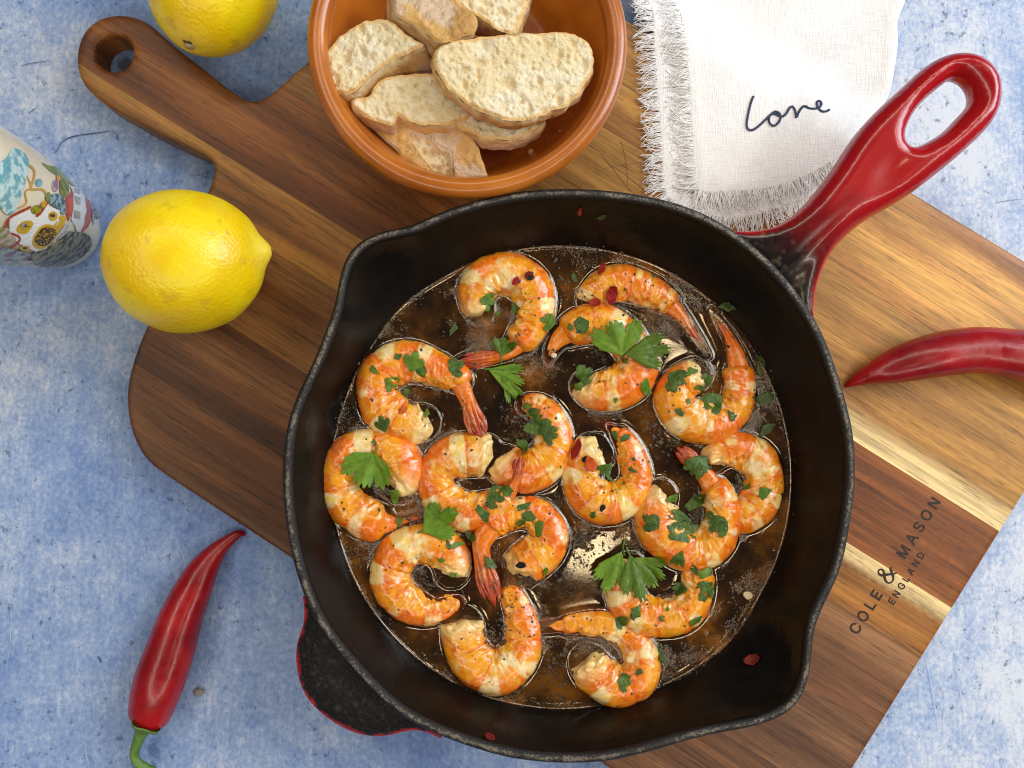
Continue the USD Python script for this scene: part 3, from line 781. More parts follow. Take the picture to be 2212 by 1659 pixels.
def prawn_tail(pts, seed, last, prev):
    """Tail shell and closed fan: a ridged sheath and three blades."""
    n, m = 46, 30
    pts = [tuple(0.45 * np.array((*prev, 0.0)[:4]) + 0.55 * np.array((*last, 0.0)[:4]))] + list(pts)
    P, hw = spine(pts, n)
    T = np.gradient(P, axis=0); T /= np.linalg.norm(T, axis=1, keepdims=True)
    N = np.cross([0, 0, 1.0], T); N /= np.linalg.norm(N, axis=1, keepdims=True)
    out, cols = [], []
    a = np.arange(m) * 2 * np.pi / m
    u = np.linspace(0, 1, n)
    for j, off in enumerate((-0.62, 0.62, 0.0)):
        w = hw * (0.82 + ((0.56 if j == 2 else 0.46) - 0.82) * sstep(0.15, 0.6, u))
        tip = np.clip((1.0 - u) / 0.30, 0, 1) ** 0.6 if j == 2 else np.clip((1.0 - (0.05 if j else 0.12) - u) / 0.26, 0, 1) ** 0.55
        w = w * np.maximum(tip, 0.02)
        c = P + N * (hw * off * sstep(0.2, 0.95, u))[:, None] + np.array([0, 0, 1.0]) * ((0.0012 if j == 2 else -0.0004) * (1 - u))[:, None]
        ridge = 1 + (0.17 * np.cos(7 * a)[None] * sstep(0.25, 0.6, u)[:, None])
        rad = w[:, None] * ridge
        X = c[:, None] + rad[..., None] * np.cos(a)[None, :, None] * N[:, None] + (0.62 * rad[..., None]) * np.sin(a)[None, :, None] * np.array([0, 0, 1.0])
        V = X.reshape(-1, 3); F = grid_faces(n, m, True)
        if trimesh.Trimesh(V, F, process=False).volume < 0:
            F = F[:, ::-1]
        c1 = fbm(V, 300, seed + j, 3).reshape(n, m)
        col = lerp((0.74, 0.17, 0.006), (0.36, 0.022, 0.002), sstep(0.15, 0.95, u[:, None] + 0.8 * (c1 - 0.5)))
        col = lerp(col, (0.80, 0.36, 0.10), 0.6 * sstep(0.55, 0.75, c1) * np.ones((n, m)))
        col = lerp(col, (0.20, 0.012, 0.003), 0.75 * sstep(0.5, 1.0, np.cos(7 * a + 3.14))[None] * sstep(0.3, 0.7, u)[:, None])
        if tuple(pts[-1])[3:] and pts[-1][3] < -1.4:              # sunken tails brightened in the colour to show through the sauce
            col = lerp(col, (0.85, 0.26, 0.01), 0.8)
        out.append((V, F)); cols.append(col.reshape(-1, 3))
    V, F = join(out)
    return V, F, np.vstack(cols), P, hw


prawn_paths = []
for i, (nm, body, tail, label, _k) in enumerate(PRAWNS):
    V, F, C, P, hw = prawn_body(body, 3 + 2 * i, 1)
    base = (*P.mean(0)[:2], Z_FLOOR)
    t = thing("cooked_prawn", label, "prawn", base=base, group="prawns cooking in the skillet")
    part(t, "body", V, F, M_PRAWN, tint=C)
    SPINES.append(np.c_[P, hw, hw * 0.86, np.full(len(P), i)])
    V, F, C, P2, hw2 = prawn_tail(tail, 50 + i, body[-1], body[-2])
    part(t, "tail", V, F, M_TAIL, tint=C)
    SPINES.append(np.c_[P2, hw2, hw2 * 0.6, np.full(len(P2), i)])
SP = np.vstack(SPINES)
_tree = cKDTree(SP[:, :2])


def prawn_top(P):
    """Height of the topmost prawn surface over points (or the sauce or pan where there is none)."""
    P = np.asarray(P, float)[:, :2]
    dist, idx = _tree.query(P, k=60)
    S = SP[idx]
    z = S[..., 2] + S[..., 4] * np.sqrt(np.clip(1 - (dist / np.maximum(S[..., 3], 1e-5)) ** 2, 0, 1))
    z = np.where(dist < S[..., 3], z, 0).max(1)
    r = np.hypot(*(P - PC).T)
    low = np.where(r < 0.111, ZS, pan_z(P))
    return np.maximum(z, low)


def on_top(px, py, it=5):
    z = np.full(np.shape(px), 0.04)
    for _ in range(it):
        p = unp(px, py, z); z = 0.5 * z + 0.5 * prawn_top(p.reshape(-1, 3)).reshape(np.shape(px))
    p = unp(px, py, z)
    return p


# ------------------------------------------------------------------ sauce
PHS = np.linspace(0, 2 * np.pi, 160, endpoint=False)
liq = Polygon(np.c_[PC[0] + (wall_r(PHS, np.full(160, ZS + 0.0012)) + 0.0006) * np.cos(PHS), PC[1] + (wall_r(PHS, np.full(160, ZS + 0.0012)) + 0.0006) * np.sin(PHS)])
P, F, d, e = sheet(liq, 0.00050, rings=(0.0002, 0.0004, 0.0006, 0.0008, 0.0010, 0.0012, 0.0014, 0.0017), seed=1)
cl = np.clip((ZS - SP[:, 2]) / SP[:, 4], -1, 1)
wl = SP[:, 3] * np.sqrt(1 - cl ** 2); ok = (np.abs((ZS - SP[:, 2]) / SP[:, 4]) < 1)
tr2 = cKDTree(SP[ok, :2]); dist, idx = tr2.query(P, k=30)
dd = (dist - wl[ok][idx]).min(1)
q = P - PC; ph = np.arctan2(q[:, 1], q[:, 0]); dw = wall_r(ph, np.full(len(P), ZS)) - np.hypot(q[:, 0], q[:, 1])
_md = np.linspace(0, 0.012, 1200)                            # the liquid climbs what it touches: steep at the contact, then a bank of even slope
_ms = np.where(_md < 0.0003, 1.0, np.where(_md < 0.0011, 0.40 - 0.09 * (_md - 0.0003) / 0.0008, 0.31 * np.exp(-(_md - 0.0011) / 0.0011)))
_mh = np.cumsum(_ms[::-1])[::-1] * (_md[1] - _md[0])
z = ZS + 0.95 * np.interp(np.maximum(dd, 0), _md, _mh) + 1.0 * np.interp(np.maximum(dw, 0), _md, _mh) - 0.0002
z += 0.00022 * (fbm(P, 55, 5, 2) - 0.5)
M_SAUCE = mat("brown_garlic_sauce", {
    "g": ("geometry", {}),
    "n": ("noise_texture", {"scale": 45.0, "detail": 4.0, "roughness": 0.6}),
    "fz": ("noise_texture", {"scale": 1300.0, "detail": 3.0, "roughness": 0.7}),
    "mk": ("noise_texture", {"scale": 38.0, "detail": 5.0, "roughness": 0.72}),
    "mkr": ("map_range", {"from_min": 0.50, "from_max": 0.64, "to_min": 0.04, "to_max": 1.0, "clamp": True}),
    "h": ("math", {"math_type": "multiply"}),
    "b": ("bump", {"strength": 0.45, "distance": 0.0008}),
    "fr": ("fresnel", {"IOR": 1.85}),
    "tc": ("rgb_ramp", {"ramp": [(0.3, (0.66, 0.34, 0.07)), (0.7, (0.84, 0.52, 0.13))]}),
    "t": ("transparent_bsdf", {}),
    "dc": ("rgb_ramp", {"ramp": [(0.36, (0.055, 0.021, 0.004)), (0.52, (0.16, 0.058, 0.005)), (0.68, (0.42, 0.14, 0.006))]}),
    "d": ("diffuse_bsdf", {}), "df": ("map_range", {"from_min": 0.3, "from_max": 0.7, "to_min": 0.14, "to_max": 0.42}),
    "m1": ("mix_closure", {}),
    "gl": ("glossy_bsdf", {"roughness": 0.025, "color": (1, 0.95, 0.85)}),
    "m2": ("mix_closure", {})},
    [("g.position", "n.vector"), ("g.position", "fz.vector"), ("g.position", "mk.vector"), ("mk.fac", "mkr.value"), ("mkr.result", "h.value1"), ("fz.fac", "h.value2"), ("h.value", "b.height"),
     ("b.normal", "fr.normal"), ("b.normal", "gl.normal"), ("n.fac", "tc.fac"), ("tc.color", "t.color"), ("n.fac", "dc.fac"), ("dc.color", "d.color"), ("n.fac", "df.value"), ("df.result", "m1.fac"),
     ("t.BSDF", "m1.closure1"), ("d.BSDF", "m1.closure2"), ("fr.fac", "m2.fac"), ("m1.closure", "m2.closure1"), ("gl.BSDF", "m2.closure2")], surface="m2.closure")
solo("sauce", np.c_[P, z], F, M_SAUCE, "glossy dark brown oily sauce pooled around the prawns in the skillet", "sauce", kind="stuff")

# ------------------------------------------------------------------ terracotta bowl
BC = unp(1010, 79, 0.067)[:2]; RB_O = 358 * pxm(0.067)
M_CLAY = mat("glazed_terracotta", {
    "g": ("geometry", {}), "n": ("noise_texture", {"scale": 40.0, "detail": 4.0}), "sp": ("noise_texture", {"scale": 420.0, "detail": 3.0, "roughness": 0.7}),
    "r": ("rgb_ramp", {"ramp": [(0.3, (0.36, 0.088, 0.008)), (0.6, (0.50, 0.145, 0.012)), (0.75, (0.56, 0.19, 0.022))]}),
    "spr": ("map_range", {"from_min": 0.68, "from_max": 0.76, "to_min": 0.0, "to_max": 0.6, "clamp": True}),
    "mx": ("mix_color", {"b": (0.62, 0.30, 0.11)}), "b": ("bump", {"strength": 0.12, "distance": 0.0006}),
    "p": ("principled_bsdf", {"roughness": 0.28, "specular_ior_level": 0.5, "coat_weight": 0.35, "coat_roughness": 0.16})},
    [("g.position", "n.vector"), ("g.position", "sp.vector"), ("n.fac", "r.fac"), ("sp.fac", "spr.value"), ("r.color", "mx.a"), ("spr.result", "mx.fac"), ("mx.result", "p.base_color"), ("n.fac", "b.height"), ("b.normal", "p.normal")])
bowl = thing("terracotta_bowl", "round orange glazed terracotta bowl holding torn bread on the chopping board", "bowl", base=(*BC, ZB))
_o = RB_O
V, F = lathe([(0, ZB + 0.0005), (0.040, ZB + 0.0005), (0.043, ZB + 0.002), (0.050, 0.028), (0.058, 0.042), (0.0635, 0.055), (_o - 0.0062, 0.0605)], 128, BC)
part(bowl, "outer_wall", V, F[:, ::-1], M_CLAY)
V, F = lathe([(_o - 0.0060, 0.0605)] + [(_o - 0.0045 + 0.0047 * math.cos(t), 0.0625 + 0.0047 * math.sin(t)) for t in np.linspace(-0.45, math.pi + 0.3, 22)] + [(_o - 0.0095, 0.0595)], 128, BC)
part(bowl, "rim", V, F[:, ::-1], M_CLAY)
V, F = lathe([(_o - 0.0094, 0.0596), (0.0610, 0.052), (0.0560, 0.040), (0.0510, 0.031), (0.047, 0.0265), (0.042, 0.0243), (0.03, 0.0236), (0, 0.0234)], 128, BC)
part(bowl, "inside", V, F[:, ::-1], M_CLAY)

# ------------------------------------------------------------------ bread
M_CRUMB = tinted("bread_crumb", rough=0.9, spec=0.1, bumps=((300, 0.5), (900, 0.5)), var=0.10, var_scale=500, bump_d=0.0016, sss=0.0)
M_CRUST = tinted("bread_crust", rough=0.7, spec=0.25, bumps=((220, 0.6), (900, 0.5)), var=0.18, var_scale=300, bump_d=0.0014)
C_CRUMB, C_PIT, C_GOLD = np.array([0.84, 0.72, 0.46]), np.array([0.66, 0.47, 0.21]), np.array([0.78, 0.45, 0.12])
C_CRUSTL, C_CRUSTD, C_FLOUR = np.array([0.72, 0.43, 0.15]), np.array([0.46, 0.23, 0.07]), np.array([0.66, 0.51, 0.38])


def zoom_b(pts):
    return np.array([(633.6 + 0.3646 * x, 0.3646 * y) for x, y in pts], float)


def plane_pts(px, z0, grad, c=None):
    p = unp(px[:, 0], px[:, 1], z0)
    c = p[:, :2].mean(0) if c is None else c
    for _ in range(5):
        z = z0 + (p[:, :2] - c) @ np.array(grad); p = unp(px[:, 0], px[:, 1], z)
    return p[:, :2], c


def bread(label, outline, z0, grad, thick, shift=(0, 0), inset=0.9, top="crumb", seed=0, pits=26, ragged=0.0018, gold=(0, 0), crumb_patch=None):
    px = zoom_b(outline)
    w, c = plane_pts(px, z0, grad)
    ring = smooth_closed(w, 220)
    ring = ring + (fbm(ring, 260, seed, 4) - 0.5)[:, None] * 2 * ragged * (ring - c) / np.linalg.norm(ring - c, axis=1, keepdims=True)
    poly = Polygon(ring).buffer(0)
    if poly.geom_type != "Polygon":
        poly = max(poly.geoms, key=lambda g: g.area)
    P, F, d, e = sheet(poly, 0.0006, rings=(0.0003,), seed=seed)
    r = np.random.default_rng(seed)
    zp = z0 + (P - c) @ np.array(grad)
    edge = sstep(0, 0.0018, d)
    z = zp - 0.0010 * (1 - edge) ** 2 + (fbm(P, 110, seed + 1, 3) - 0.5) * 0.0036 * edge + (fbm(P, 420, seed + 2, 3) - 0.5) * 0.0022 * edge
    pit = np.zeros(len(P))
    for _ in range(pits * 7):
        q = P[r.integers(len(P))]; s = r.uniform(0.00035, 0.0006) if _ >= pits else r.uniform(0.0005, 0.0016); ang = r.uniform(0, 3.1); st = r.uniform(1, 2.4); dp = r.uniform(0.25, 0.7) if _ >= pits else r.uniform(0.6, 1)
        a = (P - q) @ np.array([math.cos(ang), math.sin(ang)]); b = (P - q) @ np.array([-math.sin(ang), math.cos(ang)])
        g = dp * np.exp(-((a / (s * st)) ** 2 + (b / s) ** 2) ** 1.5)
        pit = np.maximum(pit, g)
    n1, n2 = fbm(P, 150, seed + 4, 3), fbm(P, 45, seed + 5, 3)
    if top == "crumb":
        z -= 0.0016 * pit * edge
        col = lerp(C_CRUMB, (0.88, 0.79, 0.58), sstep(0.45, 0.65, n1))
        col = lerp(col, (0.80, 0.62, 0.32), 0.5 * sstep(0.5, 0.66, n2))
        col = lerp(col, C_PIT, pit * 0.8)
        col = lerp(col, C_GOLD, (1 - sstep(0.0006, 0.0022, d + 0.001 * (n1 - 0.5))) * 0.75)
    else:
        col = lerp(C_CRUSTL, (0.70, 0.43, 0.15), sstep(0.4, 0.6, n1)); col = lerp(col, C_CRUSTD, 0.6 * sstep(0.5, 0.65, n2)); col = lerp(col, C_FLOUR, 0.8 * sstep(0.52, 0.62, fbm(P, 70, seed + 8, 3)))
        if crumb_patch is not None:
            pc, _ = plane_pts(zoom_b(crumb_patch), z0, grad, c)
            cp = Polygon(pc).buffer(0); inn = shapely.contains_xy(cp.buffer(0.0008), P[:, 0], P[:, 1]); dd = shapely.distance(shapely.points(P), cp.boundary)
            k = np.where(inn, sstep(0, 0.0015, dd), 0)
            z -= k * (0.003 + 0.003 * (n1 - 0.5) + 0.002 * pit); col = lerp(col, lerp(C_CRUMB, C_PIT, pit * 0.6), k)
    t = thing("bread_piece", label, "bread", base=(*c, z0 - thick), group="torn bread in the terracotta bowl")
    part(t, "crumb" if top == "crumb" else "crust_top", np.c_[P, z], F, M_CRUMB if top == "crumb" else M_CRUST, tint=col)
    R = resample(poly.exterior, 0.0011); n = len(R)
    if Polygon(R).exterior.is_ccw is False:
        R = R[::-1]
    zr = z0 + (R - c) @ np.array(grad)
    rows = []; tints = []
    for u in np.linspace(0, 1, 12):
        k = 1 + 0.035 * math.sin(math.pi * min(1, u * 1.25)) - (1 - inset) * u ** 2
        X = c + (R - c) * k + np.array(shift) * u
        zz = zr - 0.0013 - (thick - 0.0013) * u
        q = np.c_[X, zz]; q[:, :2] += ((fbm(q, 300, seed + 7, 3) - 0.5) * 0.0016)[:, None] * (R - c) / np.linalg.norm(R - c, axis=1, keepdims=True)
        m1, m2 = fbm(q, 130, seed + 6, 3), fbm(q, 60, seed + 16, 2)
        cc = lerp(lerp(C_CRUMB * 0.95, C_CRUSTL, sstep(0.0, 0.22, u)), C_CRUSTD, 0.75 * sstep(0.45, 0.65, m1)); cc = lerp(cc, C_FLOUR, 0.75 * sstep(0.48, 0.62, m2) * sstep(0.1, 0.5, u))
        rows.append(q); tints.append(cc)
    V = np.vstack(rows + [np.array([[*(c + np.array(shift)), float(rows[-1][:, 2].mean())]])]); Fs = grid_faces(12, n, True)
    k = np.arange(n); Fs = np.vstack([Fs[:, ::-1], np.c_[11 * n + (k + 1) % n, 11 * n + k, np.full(n, 12 * n)]])
    part(t, "crust", V, Fs, M_CRUST, tint=np.vstack(tints + [C_CRUSTD[None]]))


_rough = 1
bread("brown crusty bread chunk at the bottom of the bowl, nearest the skillet", [(480, 745), (620, 700), (960, 740), (1050, 800), (1110, 920), (1150, 1040), (1140, 1058), (1050, 1062), (950, 1060), (830, 1035), (720, 985), (600, 880)], 0.047, (0.0, 0.25), 0.016, (0, -0.001), 0.85, "crust", 1,
      crumb_patch=[(680, 810), (800, 800), (870, 880), (930, 900), (940, 1040), (850, 1030), (760, 930)])
bread("bread slice peeping out from under the two larger slices towards the napkin", [(900, 560), (1200, 600), (1480, 680), (1465, 735), (1400, 785), (1300, 818), (1180, 818), (1050, 782), (970, 735), (900, 660)], 0.053, (-0.05, 0.1), 0.010, (0.0005, -0.0022), 0.97, "crumb", 2)
bread("long bread slice with a golden broken end under the round slice", [(345, 590), (400, 575), (445, 565), (480, 500), (550, 450), (700, 430), (870, 440), (1000, 540), (1090, 660), (1025, 700), (930, 735), (800, 735), (690, 722), (612, 690), (598, 725), (520, 725), (430, 690), (350, 640)], 0.0575, (-0.06, 0.1), 0.010, (0.0003, -0.0024), 0.97, "crumb", 3)
bread("thick torn bread chunk at the left side of the bowl", [(140, 410), (170, 330), (250, 240), (400, 130), (500, 100), (560, 110), (640, 180), (720, 230), (775, 262), (600, 345), (470, 435), (385, 512), (350, 553), (240, 548), (155, 452)], 0.064, (0.10, 0.12), 0.026, (0.0055, -0.0055), 0.92, "crumb", 4, pits=14, ragged=0.002)
bread("bread piece at the far side of the bowl, cut off by the frame", [(930, -60), (1390, -60), (1385, 40), (1340, 150), (1300, 195), (1180, 150), (1060, 70), (960, 20)], 0.063, (-0.15, 0.0), 0.02, (0, 0), 0.95, "crumb", 5)
bread("bread piece with a smooth golden crust facing up, topmost in the bowl", [(600, -90), (930, -60), (1000, 20), (1085, 95), (1075, 190), (1010, 215), (870, 246), (780, 190), (690, 130), (600, 80), (590, 0)], 0.071, (0.05, -0.15), 0.02, (-0.0065, 0.0005), 0.97, "crust", 6, ragged=0.0007)
bread("large oval bread slice with open holes, lying on top at the right", [(845, 300), (900, 250), (1000, 225), (1200, 208), (1500, 183), (1690, 205), (1752, 250), (1775, 330), (1770, 420), (1722, 510), (1660, 590), (1550, 655), (1500, 672), (1400, 708), (1250, 700), (1100, 652), (1000, 590), (920, 520), (870, 450), (842, 380)], 0.068, (-0.12, 0.10), 0.0105, (-0.0012, -0.0008), 0.96, "crumb", 7, pits=34)
k = 0
for (zx, zy, s) in [(1410, 905, 30), (1580, 780, 10), (1510, 830, 6), (1650, 690, 8), (1370, 845, 7), (1440, 155, 7), (1360, 980, 6)]:
    pz = zoom_b([(zx, zy)])[0]
    p = unp(pz[0], pz[1], 0.028); r_ = np.hypot(*(p[:2] - BC)); zz = float(np.interp(r_, [0.042, 0.047, 0.051, 0.056, 0.061], [0.0243, 0.0265, 0.031, 0.040, 0.052]))
    for _ in range(4):
        p = unp(pz[0], pz[1], zz); r_ = np.hypot(*(p[:2] - BC)); zz = 0.5 * zz + 0.5 * float(np.interp(r_, [0.042, 0.047, 0.051, 0.056, 0.061], [0.0243, 0.0265, 0.031, 0.040, 0.052]))
    m = trimesh.creation.icosphere(2, s * 0.3646 * pxm(zz) * 0.55)
    v = np.array(m.vertices); v *= (1 + 0.9 * (fbm(v, 420, k) - 0.5))[:, None]; v[:, 2] *= 0.6; v[:, 1] *= 1.3
    solo("bread_crumb", v + p + np.array([0, 0, 0.0005]), m.faces, M_CRUMB, "largest crumb of bread loose on the bowl's inside" if k == 0 else "tiny bread crumb stuck to the inside of the terracotta bowl", "crumb", group=None if k == 0 else "tiny crumbs in the bowl", tint=np.tile((0.72, 0.45, 0.2), (len(v), 1)))
    k += 1

# ------------------------------------------------------------------ lemons
M_LEMON = mat("lemon_peel", {
    "g": ("geometry", {}), "t": ("attribute", {"attribute": "tint"}), "v": ("voronoi_texture", {"scale": 620.0, "feature": "smooth_f1", "smoothness": 0.6}), "n": ("noise_texture", {"scale": 240.0, "detail": 3.0}),
    "b": ("bump", {"strength": 0.35, "distance": 0.0006}), "b2": ("bump", {"strength": 0.22, "distance": 0.0008}),
    "p": ("principled_bsdf", {"roughness": 0.34, "specular_ior_level": 0.5, "subsurface_weight": 0.15, "subsurface_radius": (1.0, 0.7, 0.1), "subsurface_scale": 0.004})},
    [("g.position", "v.vector"), ("g.position", "n.vector"), ("t.color", "p.base_color"), ("v.distance", "b.height"), ("n.fac", "b2.height"), ("b.normal", "b2.normal"), ("b2.normal", "p.normal")])
M_STEM = tinted("dry_brown", rough=0.8, bumps=((600, 0.6),), var=0.3)


def lemon(label, c, tip, r, half, tip_kind, seed):
    """c: centre; tip: direction of the end seen."""
    t_ = np.array(tip, float); t_ /= np.linalg.norm(t_)
    s1 = np.cross(t_, [0, 0, 1.0]); s1 /= np.linalg.norm(s1); s2 = np.cross(s1, t_)
    n, m = 120, 120
    th = np.linspace(0, np.pi, n)
    ax = -np.cos(th) * half; rad = np.sin(th) ** 0.92 * r * (1 + 0.05 * np.cos(th))
    if tip_kind == "nipple":
        k = np.exp(-((th - np.pi) / 0.17) ** 2); ax = ax + 0.0040 * k; rad = rad * (1 - 0.07 * np.exp(-((th - np.pi + 0.32) / 0.12) ** 2))
    else:
        k = np.exp(-((th - np.pi) / 0.13) ** 2); ax = ax + 0.0022 * np.exp(-((th - np.pi) / 0.3) ** 2) - 0.0012 * k
    a = np.arange(m) * 2 * np.pi / m
    X = np.array(c) + ax[:, None, None] * t_ + rad[:, None, None] * (np.cos(a)[None, :, None] * s1 + np.sin(a)[None, :, None] * s2)
    V = X.reshape(-1, 3)
    V = V + (V - np.array(c)) * ((fbm(V, 45, seed, 2) - 0.5) * 0.05)[:, None]
    F = grid_faces(n, m, True)
    if trimesh.Trimesh(V, F, process=False).volume < 0:
        F = F[:, ::-1]
    base = (c[0], c[1], V[:, 2].min())
    t = thing("lemon", label, "lemon", base=base)
    u = (V - np.array(c)) @ t_ / half
    col = lerp((0.88, 0.58, 0.002), (0.93, 0.68, 0.006), sstep(0.4, 0.6, fbm(V, 60, seed + 1, 3)))
    col = lerp(col, (0.82, 0.60, 0.10), 0.4 * sstep(0.85, 1.05, u))
    g = fbm(V, 200, seed + 5, 3)
    col = lerp(col, (0.62, 0.36, 0.02), 0.5 * sstep(0.66, 0.74, g))
    part(t, "peel", V, F, M_LEMON, tint=col)
    return t, t_, s1, s2


lc = unp(404, 566, 0.0510)
_t, _a, _s1, _s2 = lemon("whole yellow lemon lying on the left edge of the board", lc, unp(582, 541, 0.050) - lc, 0.0331, 0.0352, "nipple", 3)
_tip = lc + _a * 0.0390
m = trimesh.creation.icosphere(2, 0.0011); v = np.array(m.vertices) * (1, 1, 0.8)
part(_t, "tip_scar", v + _tip, m.faces, M_STEM, tint=np.tile((0.20, 0.11, 0.03), (len(v), 1)))
lc = unp(460, -36, 0.0360)
_t, _a, _s1, _s2 = lemon("lemon at the top edge of the picture, stalk end turned to the viewer", lc, unp(402, 118, 0.0440) - lc, 0.0310, 0.0365, "stalk", 8)
if _s2[2] < 0:
    _s2 = -_s2
pcs = []
ctr = lc + _a * 0.0376 + _s2 * 0.0004
m = trimesh.creation.icosphere(2, 0.0030); v = np.array(m.vertices); v = v * (1 + 0.6 * (fbm(v, 500, 2) - 0.5))[:, None]; v = v[:, :1] * _s1 * 0.8 + v[:, 1:2] * _s2 * 0.7 + v[:, 2:3] * _a * 0.5
part(_t, "stalk_scar", v + ctr, m.faces, M_STEM, tint=np.tile((0.34, 0.27, 0.13), (len(v), 1)))
for sg in (-1, 1):
    q = np.array([ctr + _s2 * 0.0021 - _a * 0.0003 + _s1 * sg * x * 0.0013 + _s2 * y * 0.001 - _a * abs(x) * 0.0003 for x, y in ((0.0, 0.0), (1.2, 0.4), (2.4, 0.3), (3.8, -0.3), (5.0, -1.2))])
    V, F = tube(q, [0.0014, 0.0018, 0.0016, 0.0010, 0.0003], 8, up=tuple(_a), flat=0.4)
    part(_t, "calyx_flake", V, F, M_STEM, tint=np.tile((0.16, 0.07, 0.02), (len(V), 1)))

# ------------------------------------------------------------------ chillies
M_CHILLI = tinted("chilli_skin", rough=0.30, spec=0.5, coat=0.25, coat_rough=0.2, bumps=((40, 0.14), (300, 0.05)), var=0.22, var_scale=70, bump_d=0.0025, sss=0.05, rough_var=0.1)
M_GREEN = tinted("green_stalk", rough=0.45, bumps=((300, 0.4),), var=0.25, var_scale=250)


def chilli(label, pts, zbase, flat, seed):
    A = smooth_open(np.array(pts, float), 110)
    hw = np.maximum(A[:, 2], 1.5) * pxm(zbase + 0.01)
    zc = zbase + hw * flat + 0.0002
    P = unp(A[:, 0], A[:, 1], zc)
    m = 40; a = np.arange(m) * 2 * np.pi / m
    T = np.gradient(P, axis=0); T /= np.linalg.norm(T, axis=1, keepdims=True)
    N = np.cross([0, 0, 1.0], T); N /= np.linalg.norm(N, axis=1, keepdims=True)
    U = np.cross(T, N)
    L = np.r_[0, np.cumsum(np.linalg.norm(np.diff(P, axis=0), axis=1))]
    cap = np.sqrt(np.clip(1 - (1 - np.clip(L / (hw[0] * 0.75), 0, 1)) ** 2, 0, 1)) if seed == 1 else np.ones(len(L))
    rad = (hw * np.maximum(cap, 0.25))[:, None] * (1 + 0.03 * np.cos(2 * a + 0.6)[None] + 0.02 * np.cos(3 * a + L[:, None] * 12))
    X = P[:, None] + rad[..., None] * (np.cos(a)[None, :, None] * N[:, None] + flat * np.sin(a)[None, :, None] * U[:, None])
    V = X.reshape(-1, 3)
    V = V + ((fbm(V, 40, seed, 2) - 0.5) * 0.0016)[:, None] * (V - np.repeat(P, m, 0)) / np.maximum(np.repeat(hw, m)[:, None], 1e-4)
    V[:, 2] = np.maximum(V[:, 2], zbase + 0.0002)
    F = grid_faces(len(P), m, True); i = len(V); V = np.vstack([V, P[:1], P[-1:]])
    k = np.arange(m); k1 = (k + 1) % m; o = (len(P) - 1) * m
    F = np.vstack([F, np.c_[k1, k, np.full(m, i)], np.c_[o + k, o + k1, np.full(m, i + 1)]])
    if trimesh.Trimesh(V, F, process=False).volume < 0:
        F = F[:, ::-1]
    t = thing("red_chilli", label, "chilli", base=(*P[40][:2], zbase))
    col = lerp((0.24, 0.003, 0.007), (0.40, 0.008, 0.010), sstep(0.3, 0.65, fbm(V, 50, seed + 2)))
    part(t, "fruit", V, F, M_CHILLI, tint=col)
    return t


z5 = lambda pts: [(0.3402 * x, 1094.4 + 0.3402 * y, 0.3402 * h) for x, y, h in pts]
ch = chilli("whole red chilli on the blue table, green stalk pointing down, left of the skillet", z5([(928, 1385, 96), (945, 1330, 118), (966, 1250, 134), (1005, 1130, 146), (1068, 950, 142), (1132, 750, 132), (1213, 560, 116), (1300, 390, 90), (1385, 275, 60), (1465, 205, 36), (1522, 172, 22), (1552, 182, 8)]), 0.0, 0.92, 1)
st = z5([(930, 1378, 60), (908, 1420, 44), (884, 1475, 34), (862, 1535, 29), (858, 1585, 28), (880, 1622, 27), (925, 1650, 24), (985, 1668, 22)])
A = smooth_open(np.array(st), 50); P = unp(A[:, 0], A[:, 1], 0.0115 - 0.006 * np.linspace(0, 1, 50)); P[:, 2] = 0.0118 - 0.0055 * np.linspace(0, 1, 50)
V, F = tube(P, A[:, 2] * pxm(0.01), 14)
V = V + ((fbm(V, 500, 3) - 0.5) * 0.0008)[:, None]
part(ch, "stalk", V, F[:, ::-1] if trimesh.Trimesh(V, F, process=False).volume < 0 else F, M_GREEN, tint=lerp((0.07, 0.16, 0.02), (0.15, 0.27, 0.05), fbm(V, 200, 5)))
cq = unp(0.3402 * 930, 1094.4 + 0.3402 * 1378, 0.0122); dirc = unp(0.3402 * 905, 1094.4 + 0.3402 * 1430, 0.0118) - cq; dirc /= np.linalg.norm(dirc)
s1 = np.cross(dirc, [0, 0, 1.0]); s1 /= np.linalg.norm(s1); s2 = np.cross(s1, dirc)
a = np.arange(40) * 2 * np.pi / 40
rows = []
for r_, o_ in ((0.0030, 0.0020), (0.0055, 0.0008), (0.0080, -0.0002), (0.0086, -0.0012), (0.0083, -0.0018)):
    rr_ = r_ * (1 + 0.10 * np.cos(5 * a) * (r_ > 0.006))
    rows.append(cq + dirc * o_ + rr_[:, None] * (np.cos(a)[:, None] * s1 + np.sin(a)[:, None] * s2))
V = np.vstack(rows); part(ch, "calyx", V, grid_faces(5, 40, True), M_GREEN, tint=lerp((0.06, 0.13, 0.02), (0.14, 0.23, 0.05), fbm(V, 300, 5)))
chilli("red chilli on the pale end of the board, its tip touching the skillet's wall", [(1826, 836, 3), (1842, 826, 10), (1870, 813, 19), (1910, 798, 32), (1970, 780, 43), (2040, 764, 48), (2110, 757, 50), (2180, 762, 54), (2260, 780, 56), (2330, 812, 50), (2370, 835, 30)], ZB, 0.95, 2)

